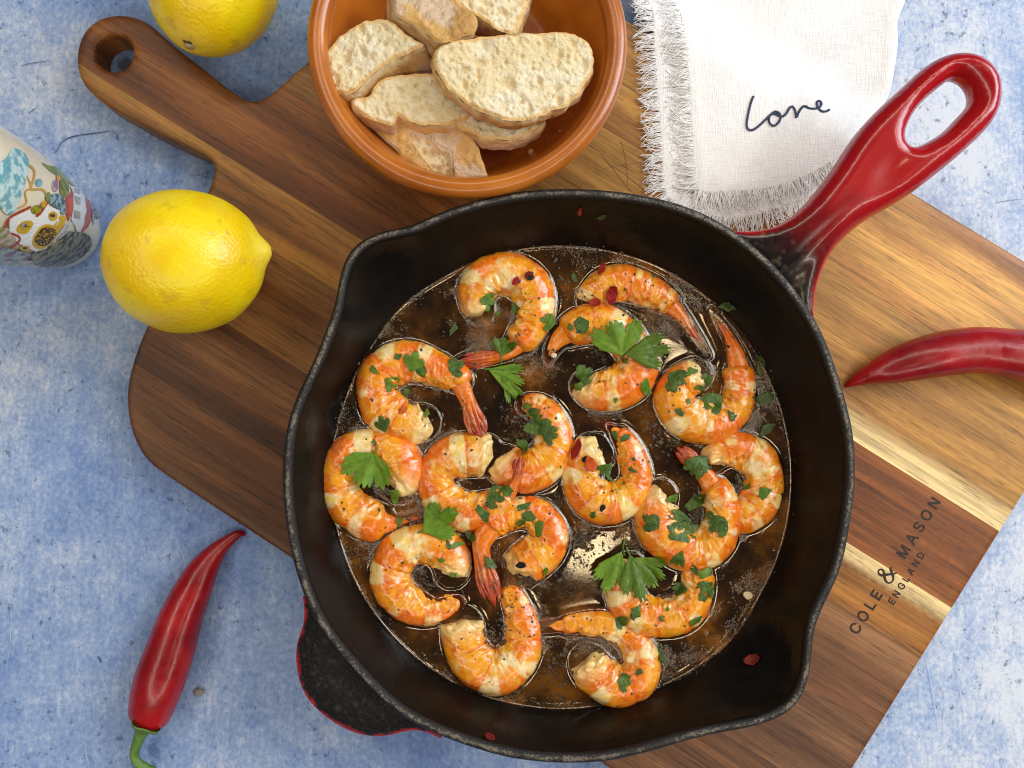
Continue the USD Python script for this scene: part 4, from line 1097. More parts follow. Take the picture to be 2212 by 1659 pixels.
# ------------------------------------------------------------------ napkin
M_LINEN = mat("white_linen", {
    "g": ("geometry", {}), "m1": ("mapping", {"rotation": (0, 0, 0.12), "scale": (1700, 160, 100)}), "m2": ("mapping", {"rotation": (0, 0, 0.12), "scale": (160, 1700, 100)}),
    "n1": ("noise_texture", {"scale": 1.0, "detail": 2.0}), "n2": ("noise_texture", {"scale": 1.0, "detail": 2.0}), "n3": ("noise_texture", {"scale": 30.0, "detail": 4.0}),
    "mx": ("math", {"math_type": "add"}), "r": ("rgb_ramp", {"ramp": [(0.35, (0.89, 0.87, 0.83)), (0.65, (0.93, 0.92, 0.91))]}),
    "vr": ("map_range", {"from_min": 0.7, "from_max": 1.3, "to_min": 0.90, "to_max": 1.05}), "vm": ("vector_math", {"math_type": "scale"}),
    "b": ("bump", {"strength": 0.55, "distance": 0.0006}), "b2": ("bump", {"strength": 0.3, "distance": 0.003}),
    "p": ("principled_bsdf", {"roughness": 0.95, "specular_ior_level": 0.1, "sheen_weight": 0.2})},
    [("g.position", "m1.vector"), ("g.position", "m2.vector"), ("m1.vector", "n1.vector"), ("m2.vector", "n2.vector"), ("g.position", "n3.vector"), ("n1.fac", "mx.value1"), ("n2.fac", "mx.value2"), ("n3.fac", "r.fac"),
     ("mx.value", "vr.value"), ("r.color", "vm.vector1"), ("vr.result", "vm.scale"), ("vm.vector", "p.base_color"), ("mx.value", "b.height"), ("n3.fac", "b2.height"), ("b2.normal", "b.normal"), ("b.normal", "p.normal")])
M_FRINGE = mat("linen_thread", {"p": ("principled_bsdf", {"base_color": (0.94, 0.93, 0.91), "roughness": 0.9, "specular_ior_level": 0.1})})
_bp = board_poly.buffer(0)


def rest_z(P):
    P = np.asarray(P, float)[:, :2]
    d = shapely.distance(shapely.points(P), _bp); ins = shapely.contains_xy(_bp, P[:, 0], P[:, 1])
    return np.where(ins, ZB, ZB - 0.0165 * sstep(0, 0.045, d)) + 0.0004


z3 = lambda pts: [(1324.8 + 0.4167 * x, 0.4167 * y) for x, y in pts]
low_px = [(175, -160), (190, 0), (205, 180), (218, 420), (235, 640), (248, 850), (262, 1000), (330, 1062), (450, 1110), (580, 1135), (720, 1125), (860, 1085), (1000, 1030), (1120, 930), (1290, 740), (1420, 560), (1500, 440), (1535, 300), (1555, 120), (1562, 0), (1570, -160)]
up_px = [(330, -160), (345, 0), (365, 200), (385, 450), (398, 700), (410, 900), (425, 985), (500, 1008), (640, 1000), (780, 985), (900, 960), (1020, 915), (1130, 845), (1280, 680), (1410, 520), (1490, 410), (1523, 280), (1545, 110), (1553, 0), (1560, -160)]
napkin_c = xy(z3([(800, 400)]), ZB)[0]
napkin = thing("linen_napkin", "folded white linen napkin with frayed edges and blue stitched lettering beside the bowl", "napkin", base=(*napkin_c, ZB))
stk = []
for nm, pts, off, th in (("lower_layer", low_px, 0.0, 0.0011), ("upper_layer", up_px, 0.0013, 0.0014)):
    pl = Polygon(smooth_closed(xy(z3(pts), ZB + off), 300)).buffer(0)
    wr = lambda P, off=off: (fbm(P, 28, 3, 3) - 0.5) * 0.0035 * (1 if off else 0.2)
    V, F, P, d = solid(pl, 0.0016, lambda P, d: rest_z(P) + off + th * (0.35 + 0.65 * np.sqrt(np.clip(1 - (1 - np.clip(d / 0.002, 0, 1)) ** 2, 0, 1))) + np.maximum(wr(P), -0.0004) * sstep(0, 0.006, d) + (0.0003 * np.exp(-((d - 0.0045) / 0.002) ** 2) if off else 0),
                       lambda P, d: rest_z(P) + off, rings=(0.0004, 0.001), seed=4)
    part(napkin, nm, V, F, M_LINEN, smooth=40)
    stk.append((pl, P, V[:len(P)]))
_ntree = cKDTree(stk[1][1])
pieces = []
r = np.random.default_rng(5)


def fringe(pts, off, n, lmin, lmax, zoff):
    S = smooth_open(np.array(z3(pts)), n * 4)[:, :2]
    for i in range(n * 4):
        if r.random() > 0.8:
            continue
        p0 = S[i] + r.normal(0, 2.0, 2); t_ = S[min(i + 1, len(S) - 1)] - S[max(i - 1, 0)]; t_ = t_ / np.linalg.norm(t_); nrm = np.array([-t_[1], t_[0]])
        L = r.uniform(lmin, lmax); bend = r.normal(0, 0.35); cl = 0.25 * math.sin(i * 0.23) + 0.2 * math.sin(i * 0.09 + 1)
        u = np.linspace(0, 1, 6)
        q = p0 + nrm * (-3 + (L + 3) * u)[:, None] + t_ * (L * (cl * u + bend * u ** 2))[:, None]
        w = xy(q, ZB + 0.0008 + off)
        z = rest_z(w) + 0.0007 + zoff * (1 - u) + off * (1 - u ** 1.5) + 0.0012 * np.abs(np.sin(u * 3 + i)) * r.uniform(0, 1)
        pieces.append(tube(np.c_[w, z], np.linspace(0.00026, 0.00015, 6) * r.uniform(0.7, 1.3), 4))


fringe([(175, -160), (190, 0), (205, 180), (218, 420), (235, 640), (248, 850), (262, 1000)], 0.0, 130, 22, 44, 0.0004)
fringe([(262, 1000), (330, 1062), (450, 1110), (580, 1135), (720, 1125), (860, 1085), (1000, 1030)], 0.0, 90, 22, 46, 0.0004)
fringe([(330, -160), (345, 0), (365, 200), (385, 450), (398, 700), (410, 900), (425, 985)], 0.0014, 150, 22, 52, 0.0006)
fringe([(425, 985), (500, 1008), (640, 1000), (780, 985), (900, 960), (1020, 915), (1130, 845)], 0.0014, 100, 22, 50, 0.0006)
V, F = join(pieces)
part(napkin, "fringe", V, F, M_FRINGE, smooth=True, kind="stuff")
M_STITCH = mat("blue_grey_thread", {"p": ("principled_bsdf", {"base_color": (0.075, 0.095, 0.16), "roughness": 0.85, "specular_ior_level": 0.1})})
pieces = []
for stroke in ([(728, 498), (714, 530), (701, 580), (692, 630), (694, 664), (710, 676), (738, 666), (768, 641), (795, 615), (822, 590), (842, 580), (862, 594), (864, 618), (850, 642), (828, 653), (810, 640), (806, 615), (822, 592), (850, 598), (872, 606), (895, 590), (912, 562), (928, 552), (939, 566), (944, 592), (948, 611), (956, 592), (970, 568), (986, 550), (998, 545), (1012, 553), (1035, 557), (1062, 553), (1085, 540), (1098, 518), (1094, 502), (1080, 504), (1070, 525), (1074, 550), (1090, 567), (1112, 566), (1132, 556), (1146, 543)],):
    A = smooth_open(np.array(z3(stroke)), 400)[:, :2]
    w = xy(A, ZB + 0.003); L = np.r_[0, np.cumsum(np.linalg.norm(np.diff(w, axis=0), axis=1))]
    st_len = 0.00125; k = 0
    while (k + 1) * st_len < L[-1]:
        s_ = np.linspace(k * st_len + 0.0001, (k + 1) * st_len - 0.00012, 5)
        q = np.c_[np.interp(s_, L, w[:, 0]), np.interp(s_, L, w[:, 1])]
        zz = stk[1][2][_ntree.query(q)[1], 2] + 0.0001 + 0.0003 * np.sin(np.linspace(0.2, np.pi - 0.2, 5))
        pieces.append(tube(np.c_[q, zz], np.array([0.0004, 0.00064, 0.00068, 0.00064, 0.0004]), 6))
        k += 1
V, F = join(pieces)
part(napkin, "stitched_lettering", V, F, M_STITCH)

# ------------------------------------------------------------------ painted jar
JC = np.array([-0.2267, 0.1047])
JZ = np.array([0.0, 0.002, 0.006, 0.014, 0.025, 0.040, 0.055, 0.08, 0.10, 0.112, 0.122, 0.130])
JR = np.array([0.0105, 0.0152, 0.0190, 0.0215, 0.0235, 0.0262, 0.0285, 0.0296, 0.0290, 0.0255, 0.0190, 0.0130])
_jr = PchipInterpolator(JZ, JR)
M_GLAZE = tinted("cream_glaze", rough=0.18, spec=0.5, coat=0.5, coat_rough=0.05, var=0.05, var_scale=60)
M_PAINT = tinted("jar_paint", rough=0.28, spec=0.5, coat=0.4, coat_rough=0.06, bumps=((500, 0.3),), var=0.08, var_scale=500)
jar = thing("painted_jar", "cream ceramic jar hand painted with white cottages, trees and hedges", "jar", base=(*JC, 0))
zz = np.r_[np.linspace(0, 0.02, 14), np.linspace(0.024, 0.130, 40)]
V, F = lathe(np.r_[[(0.0, 0.0004)], np.c_[_jr(zz), zz], [(0.0115, 0.1312), (0.0, 0.1312)]], 96, JC)
part(jar, "jar_body", V, F[:, ::-1] if trimesh.Trimesh(V, F, process=False).volume < 0 else F, M_GLAZE, tint=np.tile((0.80, 0.72, 0.56), (len(V), 1)))


def on_jar(px, off):
    px = np.asarray(px, float)
    zs = np.linspace(0.125, 0.0, 501)
    r0 = unp(px[:, 0], px[:, 1], 0.0); dirs = (r0 - CAM) / (HC)
    X = CAM[:2] + dirs[:, None, :2] * (HC - zs)[None, :, None]
    rho = np.hypot(X[..., 0] - JC[0], X[..., 1] - JC[1]); ins = rho < _jr(zs)[None]
    hit = ins.any(1); i = ins.argmax(1); z = zs[i]
    p = np.c_[X[np.arange(len(px)), i], z]
    nrm = np.c_[p[:, :2] - JC, -np.gradient(_jr(zs), zs)[i] * _jr(z)]; nrm /= np.linalg.norm(nrm, axis=1, keepdims=True)
    return p + nrm * off, hit


z4 = lambda pts: np.array([(0.2257 * x, 230.4 + 0.2257 * y) for x, y in pts], float)
_layer = [0]


def paint(name, pts, color, color2=None, ns=400, stroke=None, rough_edge=0.0, smooth_it=2, thick=0.00012):
    _layer[0] += 1
    P = z4(pts)
    pl = LineString(smooth_open(P, 60) if len(P) > 2 else P).buffer(stroke * 0.2257 / 2) if stroke else Polygon(corner_smooth(P, smooth_it) if smooth_it else P).buffer(0)
    if rough_edge:
        b = resample(pl.exterior, 0.8); c_ = b.mean(0); q = (fbm(b, 0.35, _layer[0], 3) - 0.5)[:, None] * rough_edge
        pl = Polygon(b + q * (b - c_) / np.linalg.norm(b - c_, axis=1, keepdims=True)).buffer(0)
    if pl.geom_type != "Polygon":
        pl = max(pl.geoms, key=lambda g: g.area)
    Q, F, d, e = sheet(pl, 2.0, seed=_layer[0])
    V, hit = on_jar(Q, 0.0002 + thick + 0.00003 * _layer[0])
    F = F[hit[F].all(1)]
    if not len(F):
        return
    F = F[np.abs(np.linalg.norm(np.cross(V[F[:, 1]] - V[F[:, 0]], V[F[:, 2]] - V[F[:, 0]]), axis=1)) > 0]
    far = np.max([np.linalg.norm(V[F[:, i]] - V[F[:, (i + 1) % 3]], axis=1) for i in range(3)], 0) > 0.006
    F = F[~far][:, ::-1]
    tm_n = np.cross(V[F[:, 1]] - V[F[:, 0]], V[F[:, 2]] - V[F[:, 0]]); tow = (tm_n * (CAM - V[F[:, 0]])).sum(1)
    F[tow < 0] = F[tow < 0][:, ::-1]
    from scipy.sparse import coo_matrix
    from scipy.sparse.csgraph import connected_components
    _, lab = connected_components(coo_matrix((np.ones(2 * len(F)), (np.r_[F[:, 0], F[:, 1]], np.r_[F[:, 1], F[:, 2]])), shape=(len(V), len(V))), directed=False)
    F = F[lab[F[:, 0]] == np.bincount(lab[F[:, 0]]).argmax()]
    col = np.tile(color, (len(V), 1)).astype(float)
    if color2 is not None:
        col = lerp(color, color2, sstep(0.42, 0.58, fbm(V, ns, _layer[0], 3)))
    part(jar, name, V, F, M_PAINT, tint=col)


TEAL, WHITE, OCHRE, RED, YEL, BROWN = (0.16, 0.42, 0.50), (0.80, 0.82, 0.80), (0.58, 0.34, 0.09), (0.42, 0.06, 0.03), (0.66, 0.40, 0.02), (0.045, 0.025, 0.015)
paint("painted_hill", [(375, 525), (480, 575), (560, 568), (640, 598), (720, 668), (800, 768), (822, 825), (760, 805), (680, 752), (600, 704), (540, 662), (460, 612)], (0.24, 0.30, 0.05), (0.17, 0.24, 0.05), 120, smooth_it=1)
paint("painted_tree", [(262, 560), (312, 700), (290, 785), (350, 790), (425, 825)], OCHRE, stroke=22)
paint("painted_tree", [(235, 640), (275, 720), (295, 790)], OCHRE, stroke=14)
paint("painted_tree", [(290, 785), (232, 830), (245, 890), (165, 965)], OCHRE, stroke=16)
paint("painted_tree", [(105, 395), (180, 410), (250, 480), (268, 560), (238, 680), (205, 800), (150, 965), (90, 1035), (20, 1005), (-40, 900), (-40, 540), (50, 500)], TEAL, (0.55, 0.74, 0.76), 330, rough_edge=5, thick=0.0004)
paint("painted_tree", [(322, 725), (345, 688), (385, 692), (400, 725), (385, 765), (340, 765)], (0.25, 0.48, 0.56), (0.16, 0.36, 0.46), 300)
paint("painted_bush", [(525, 660), (560, 660), (580, 700), (555, 720), (530, 700)], (0.62, 0.30, 0.03))
paint("painted_bush", [(485, 740), (510, 695), (545, 710), (548, 790), (520, 822), (490, 800)], (0.30, 0.16, 0.26), (0.6, 0.5, 0.56), 500)
paint("painted_bush", [(558, 700), (600, 695), (652, 750), (645, 840), (605, 885), (560, 850)], (0.24, 0.24, 0.02), (0.10, 0.12, 0.02), 500)
paint("painted_cottage", [(598, 905), (680, 800), (695, 870), (685, 1000), (642, 1095), (615, 1005)], RED, (0.55, 0.10, 0.03), 200, smooth_it=0)
paint("painted_cottage", [(655, 755), (770, 800), (832, 832), (832, 960), (800, 1050), (792, 1120), (738, 1235), (700, 1130), (668, 1080), (690, 960), (690, 830)], (0.72, 0.76, 0.78), smooth_it=0)
paint("painted_roof", [(800, 850), (850, 900), (862, 1080), (832, 1150), (745, 1222), (792, 1120), (812, 1000)], RED, (0.55, 0.12, 0.05), 250, smooth_it=0)
for q in ([(700, 855), (760, 875), (755, 948), (705, 930)], [(692, 985), (755, 1008), (748, 1078), (690, 1058)], [(695, 780), (755, 805), (750, 840), (695, 820)]):
    paint("painted_window", q, (0.24, 0.30, 0.36), (0.50, 0.45, 0.30), 700, smooth_it=0)
paint("painted_wall", [(848, 870), (880, 900), (905, 1000), (885, 1135), (862, 1060)], (0.12, 0.12, 0.15), (0.5, 0.5, 0.52), 500, smooth_it=0)
paint("painted_wall", [(885, 935), (930, 1010), (925, 1090), (900, 1060)], (0.52, 0.33, 0.10), (0.12, 0.10, 0.08), 500)
paint("painted_bush", [(455, 850), (520, 820), (610, 880), (615, 1030), (570, 1020), (530, 965), (450, 925)], (0.28, 0.42, 0.50), (0.05, 0.10, 0.13), 600, rough_edge=3)
paint("painted_bush", [(415, 850), (440, 810), (470, 830), (450, 920), (425, 905)], (0.24, 0.27, 0.06))
paint("painted_hedge", [(240, 1420), (450, 1310), (600, 1180), (700, 1190), (800, 1200), (880, 1270), (840, 1380), (700, 1485), (500, 1540), (300, 1500)], (0.045, 0.05, 0.03), (0.30, 0.30, 0.20), 420, rough_edge=5)
paint("painted_path", [(560, 1180), (640, 1090), (700, 1110), (640, 1190), (520, 1280), (470, 1300)], (0.38, 0.40, 0.42), (0.7, 0.7, 0.7), 500, smooth_it=1)
paint("painted_cottage", [(75, 1060), (262, 975), (345, 1045), (430, 940), (552, 990), (545, 1095), (430, 1345), (330, 1372), (170, 1295), (75, 1205)], (0.84, 0.86, 0.88), smooth_it=0)
paint("painted_wall", [(552, 1035), (618, 1045), (590, 1135), (540, 1190), (495, 1120)], YEL, smooth_it=0)
paint("painted_roof", [(58, 1200), (66, 1068), (160, 1002), (265, 955)], RED, stroke=24)
paint("painted_roof", [(325, 1032), (345, 1030), (400, 960), (434, 912)], RED, stroke=24)
paint("painted_roof", [(60, 1195), (172, 1245), (100, 1330)], RED, stroke=22)
paint("painted_door", [(278, 1290), (330, 1170), (400, 1112), (480, 1118), (556, 1168), (425, 1348), (335, 1345)], YEL)
paint("painted_door", [(302, 1270), (350, 1172), (420, 1130), (534, 1165), (512, 1225), (430, 1325), (345, 1312)], BROWN, (0.065, 0.038, 0.024), 600)
for o_, i_ in (([(135, 1140), (200, 1072), (305, 1085), (282, 1150), (230, 1205), (148, 1195)], [(160, 1120), (215, 1092), (275, 1118), (215, 1175)]), ([(430, 1020), (480, 985), (530, 1020), (518, 1078), (458, 1088)], [(448, 1015), (500, 1012), (500, 1058), (452, 1055)]), ([(158, 1330), (220, 1303), (290, 1330), (220, 1368)], [(190, 1330), (220, 1316), (255, 1330), (220, 1350)])):
    paint("painted_window", o_, YEL); paint("painted_window", i_, (0.06, 0.05, 0.05), (0.30, 0.36, 0.40) if i_[0][0] == 160 else None, 600, smooth_it=1)
paint("painted_bush", [(265, 965), (330, 922), (372, 960), (350, 1018), (288, 1015)], (0.36, 0.34, 0.02), (0.15, 0.16, 0.02), 600, rough_edge=3)
paint("painted_bush", [(362, 930), (385, 890), (420, 900), (410, 950), (375, 965)], (0.60, 0.34, 0.03))
paint("painted_bush", [(-40, 1130), (60, 1130), (70, 1190), (150, 1250), (100, 1300), (-40, 1290)], (0.26, 0.27, 0.06), (0.55, 0.45, 0.40), 500, rough_edge=3)
paint("painted_bush", [(-40, 1300), (100, 1340), (300, 1385), (260, 1440), (100, 1460), (-40, 1440)], (0.20, 0.12, 0.20), (0.30, 0.42, 0.42), 350, rough_edge=3)
paint("painted_bush", [(-40, 1440), (100, 1450), (320, 1440), (300, 1500), (100, 1500), (-40, 1480)], (0.22, 0.34, 0.40), (0.5, 0.5, 0.5), 350, rough_edge=3)

# ------------------------------------------------------------------ parsley
M_LEAF = tinted("parsley_leaf", rough=0.42, spec=0.4, transl=0.25, bumps=((500, 0.5),), var=0.25, var_scale=450, bump_d=0.0007)
M_WET = tinted("wilted_parsley", rough=0.32, spec=0.4, bumps=((450, 0.9),), var=0.35, var_scale=500, bump_d=0.0012)


def leaf_outline(L, spread, seed, slim=1.0):
    r = np.random.default_rng(seed)
    ph = np.linspace(-spread, spread, 160)
    lob = np.abs(np.cos(ph / spread * np.pi * 1.5)) ** 0.38
    teeth = 0.86 + 0.14 * np.abs(np.sin(ph / spread * np.pi * 6.5 + r.uniform(-0.3, 0.3)))
    rad = L * (0.72 + 0.28 * np.cos(ph * 0.95)) * (0.58 + 0.42 * lob) * teeth * (1 + 0.08 * np.sin(ph * 5 + r.uniform(0, 6)))
    pts = np.c_[rad * np.cos(ph), slim * rad * np.sin(ph)]
    return np.vstack([[(0, 0)], pts, [(0, 0.001)]])


def scrap_outline(s, seed, slim):
    r = np.random.default_rng(seed)
    n = 11; a = np.sort(r.uniform(0, 2 * np.pi, n)); rad = s * r.uniform(0.32, 0.62, n)
    p = np.c_[rad * np.cos(a) * 1.15, slim * rad * np.sin(a)]
    return p


def lay(outline, at, ang, step, lift, curl, seed, stiff=0.0):
    """Lays a leaf outline (photo units) over what lies below; returns vertices, faces, 2-D points and their own coordinates."""
    c, s_ = math.cos(ang), math.sin(ang)
    pl = Polygon(outline).buffer(0)
    if pl.geom_type != "Polygon":
        pl = max(pl.geoms, key=lambda g: g.area)
    Q, F, d, e = sheet(pl, step, seed=seed)
    px = np.array(at) + np.c_[Q[:, 0] * c - Q[:, 1] * s_, -(Q[:, 0] * s_ + Q[:, 1] * c)]
    W = on_top(px[:, 0], px[:, 1])
    z = W[:, 2]; zm = np.percentile(z, 75)
    z = np.maximum(z, zm - 0.0022)
    z = (1 - stiff) * z + stiff * np.maximum(zm, z)
    z = z + lift + curl(Q, d)
    W = unp(px[:, 0], px[:, 1], z)
    n = len(Q)
    V = np.vstack([W + [0, 0, 0.00015], W - [0, 0, 0.00010]])
    wl_ = np.c_[e[:, 0], e[:, 0] + n, e[:, 1] + n, e[:, 1]]
    G = np.vstack([F[:, ::-1], F + n, wl_[:, [0, 2, 1]], wl_[:, [0, 3, 2]]])
    nr = np.cross(V[G[0, 1]] - V[G[0, 0]], V[G[0, 2]] - V[G[0, 0]])
    if nr[2] < 0:
        G = G[:, ::-1]
    return V, G, Q, d


def leaf_tint(Q, d, L, seed, bright, spread):
    ph = np.arctan2(Q[:, 1], Q[:, 0]); rr_ = np.hypot(Q[:, 0], Q[:, 1])
    v = np.exp(-((np.sin(ph / spread * np.pi * 1.5)) / 0.10) ** 2) * sstep(0.9, 0.3, rr_ / L) if False else np.exp(-(np.sin(ph / spread * np.pi * 1.5) * rr_ / (0.035 * L)) ** 2)
    base, hi = ((0.10, 0.22, 0.008), (0.27, 0.43, 0.03)) if bright else ((0.022, 0.055, 0.004), (0.07, 0.13, 0.012))
    col = lerp(base, hi, np.clip(0.25 + 0.9 * (fbm(Q, 0.06, seed) - 0.4), 0, 1))
    col = lerp(col, hi, v * 0.6)
    return np.vstack([col, col * 0.9])


def sprig(label, leaves, stems, bright=True, group=None, lift=0.0012):
    """leaves: (x, y, length, degrees, half spread in degrees, slim); stems: point lists in photo units."""
    c = on_top(np.array([leaves[0][0]], float), np.array([leaves[0][1]], float))[0]
    t = thing("parsley_sprig", label, "parsley", base=(c[0], c[1], c[2]), group=group)
    for j, (x, y, L, dg, sp, slim) in enumerate(leaves):
        spread = math.radians(sp); sd = int(x + y)
        o = leaf_outline(L, spread, sd, slim)
        cu = lambda Q, d, L=L, sd=sd: 0.0024 * (np.hypot(Q[:, 0], Q[:, 1]) / L) ** 2 * (0.5 + 0.5 * np.sin(np.arctan2(Q[:, 1], Q[:, 0]) * 5 + sd)) + 0.0007 * np.cos(np.arctan2(Q[:, 1], Q[:, 0]) / spread * np.pi * 3) * np.hypot(Q[:, 0], Q[:, 1]) / L
        V, F, Q, d = lay(o, (x, y), math.radians(dg), 2.2, lift + 0.0004 * j, cu, sd, stiff=0.55)
        part(t, "leaflet", V, F, M_LEAF if bright else M_WET, tint=leaf_tint(Q, d, L, sd, bright, spread) * (1.0, 0.62, 0.85)[j % 3])
    for st_ in stems:
        A = smooth_open(np.array(st_, float), 14); W = on_top(A[:, 0], A[:, 1]); W[:, 2] = np.maximum(W[:, 2], W[:, 2].max() - 0.003) + lift; W = unp(A[:, 0], A[:, 1], W[:, 2])
        V, F = tube(W, np.linspace(0.0005, 0.00035, 14), 7)
        part(t, "stem", V, F, M_LEAF if bright else M_WET, tint=np.tile((0.10, 0.24, 0.03) if bright else (0.03, 0.09, 0.012), (len(V), 1)))


sprig("bright green parsley sprig with two fan leaves on the central curled prawn", [(1344, 768, 86, 104, 62, 1.0), (1350, 766, 98, 6, 40, 0.85)], [[(1342, 778), (1345, 766), (1348, 756)], [(1345, 766), (1362, 760), (1380, 757)]])
sprig("single bright parsley leaf in the curl of the prawn at the left wall", [(808, 978, 88, 248, 72, 0.9)], [[(814, 966), (808, 980)]])
sprig("pale green parsley leaf standing up behind the lower left prawn", [(914, 1148, 84, 32, 58, 0.9)], [[(902, 1150), (916, 1146)]])
sprig("parsley bunch of hanging leaves on the head of the lower right prawn", [(1342, 1192, 92, 248, 46, 0.85), (1360, 1198, 102, 286, 44, 0.8), (1372, 1204, 82, 326, 42, 0.75)], [[(1350, 1166), (1346, 1182), (1350, 1200)], [(1353, 1182), (1358, 1194), (1366, 1214)]])
sprig("thin dark parsley sprig over the sauce, below the top left prawn's tail", [(1054, 797, 88, 340, 40, 0.75), (1084, 768, 44, 80, 60, 0.9), (1086, 812, 64, 300, 34, 0.7)], [[(1046, 798), (1070, 797), (1090, 800)], [(1088, 742), (1084, 764), (1082, 790)]], bright=True, lift=0.0008)

SCRAPS = {
    "left prawn with the orange tail": [(894, 779, 56, 1), (912, 796, 32, 0), (809, 798, 28, 1), (847, 829, 42, 1), (879, 850, 26, 0), (826, 915, 46, 0), (922, 892, 18, 1), (859, 770, 18, 0), (988, 791, 46, 0)],
    "plump prawn by the upper left spout": [(1056, 652, 42, 1), (1077, 678, 16, 1), (1117, 667, 32, 0), (1182, 694, 44, 1)],
    "prawn that carries the two-leaf sprig": [(1255, 705, 36, 0), (1231, 706, 14, 0), (1264, 806, 48, 0), (1250, 836, 24, 1), (1398, 836, 32, 1), (1329, 864, 16, 1), (1350, 781, 14, 0)],
    "far right prawn with the upright tail": [(1464, 821, 58, 0), (1492, 802, 28, 1), (1528, 817, 34, 0), (1537, 871, 62, 0), (1465, 888, 26, 0), (1514, 838, 24, 0), (1443, 836, 16, 0), (1578, 898, 24, 0), (1488, 868, 16, 1)],
    "left wall prawn": [(847, 1071, 32, 1), (808, 956, 18, 0), (862, 1126, 26, 0)],
    "middle left prawn": [(1077, 1071, 58, 0), (1043, 1108, 38, 0), (1062, 1090, 30, 0), (1100, 1058, 20, 0)],
    "central prawn": [(1160, 915, 60, 0), (1190, 940, 50, 0), (1130, 962, 36, 0), (1150, 893, 26, 0), (1137, 877, 16, 1)],
    "herb covered prawn": [(1466, 1120, 62, 0), (1484, 1150, 76, 0), (1456, 1146, 44, 0), (1404, 1127, 54, 0), (1509, 1081, 48, 0), (1549, 1137, 62, 0), (1512, 1002, 52, 0), (1490, 1008, 44, 0), (1536, 1122, 30, 0), (1496, 1094, 36, 0), (1453, 1078, 24, 1), (1532, 1110, 16, 1), (1510, 1024, 22, 0)],
    "U shaped lower right prawn": [(1374, 1322, 36, 0), (1440, 1315, 20, 1), (1430, 1337, 18, 0), (1522, 1239, 32, 1), (1526, 1272, 44, 0), (1499, 1229, 22, 0), (1466, 1272, 44, 0), (1502, 1341, 32, 0), (1344, 1345, 40, 0), (1466, 1210, 50, 0), (1519, 1290, 24, 0)],
    "prawn with the red strip": [(1308, 1015, 46, 0), (1367, 1015, 18, 0), (1351, 946, 26, 0), (1329, 939, 22, 0), (1281, 1112, 16, 0), (1317, 1034, 18, 0)],
    "ring shaped right wall prawn": [(1653, 1064, 34, 1), (1615, 1051, 16, 1)],
    "prawn with the hanging red tail": [(1133, 1093, 32, 0), (1139, 1117, 32, 0), (1162, 1144, 34, 1), (1058, 1216, 32, 0), (1178, 1236, 18, 1), (1126, 1130, 20, 0)],
    "lower left prawn with sunken tail": [(987, 1177, 26, 1), (955, 1211, 14, 1), (979, 1241, 18, 1), (968, 1178, 20, 0)],
    "bottom right prawn": [(1351, 1475, 40, 0), (1382, 1451, 20, 0), (1347, 1460, 20, 0)],
}
n_s = 0
for where, lst in SCRAPS.items():
    order = {}
    for br in (0, 1):
        ys = sorted((q for q in lst if q[3] == br), key=lambda q: q[1])
        for j, q in enumerate(ys):
            word = "only" if len(ys) == 1 else "topmost" if j == 0 else "lowest" if j == len(ys) - 1 else ["second", "third", "fourth", "fifth", "sixth", "seventh", "eighth", "ninth", "tenth", "eleventh"][j - 1] + " highest"
            order[q] = word
    for (x, y, s_, br) in lst:
        word = order[(x, y, s_, br)]
        n_s += 1; sd = 300 + n_s
        rr_ = np.random.default_rng(sd); slim = rr_.uniform(0.5, 0.95); ang = rr_.uniform(0, 6.28)
        if s_ >= 40:
            o = leaf_outline(s_ * 0.82, rr_.uniform(0.7, 1.25), sd, rr_.uniform(0.7, 1.0)); o[:, 0] -= s_ * 0.45; spread = 1.0
        else:
            o = scrap_outline(s_ * 1.0, sd, slim)
        V, F, Q, d = lay(o, (x, y), ang, max(1.3, s_ / 14), 0.0005, lambda Q, d: 0.0007 * (fbm(Q, 0.09, sd) - 0.4) * min(1, s_ / 30), sd)
        k_ = fbm(Q, 0.1, sd)
        col = lerp((0.06, 0.14, 0.006), (0.18, 0.31, 0.02), np.clip(k_ * 1.6 - 0.3, 0, 1)) if br else lerp((0.022, 0.058, 0.004), (0.085, 0.155, 0.014), np.clip(k_ * 1.8 - 0.4, 0, 1))
        solo("parsley_scrap", V, F, M_LEAF if br else M_WET, word + (" bright" if br else " dark") + " parsley scrap on the " + where, "parsley", group="chopped parsley scattered over the prawns", tint=np.vstack([col, col]))
for x, y, s_, spot in [(980, 714, 26, "below the plump upper left prawn"), (1570, 662, 30, "at the tip of the upright tail"), (1640, 790, 34, "on the right, highest along the wall"), (1650, 860, 40, "on the right, middle one along the wall"), (1432, 1415, 34, "beside the lowest prawn"), (1300, 470, 16, ""), (1240, 600, 18, "between the two prawns at the back"), (1655, 930, 34, "on the right, lowest along the wall"), (1018, 1160, 24, "between the lower left and lower middle prawns")]:
    n_s += 1; sd = 300 + n_s
    o = scrap_outline(s_ * 1.1, sd, 0.6)
    V, F, Q, d = lay(o, (x, y), sd * 1.7, max(1.3, s_ / 14), 0.0003, lambda Q, d: 0.0003 * (fbm(Q, 0.09, sd) - 0.4), sd)
    col = lerp((0.020, 0.045, 0.006), (0.06, 0.10, 0.012), np.clip(fbm(Q, 0.1, sd) * 1.6 - 0.3, 0, 1))
    on_wall = y < 500
    solo("parsley_scrap", V, F, M_WET, "tiny green herb fleck stuck to the skillet's back wall" if on_wall else "olive parsley scrap floating in the sauce " + spot, "parsley", group=None if on_wall else "parsley scraps afloat in the sauce", tint=np.vstack([col, col]))

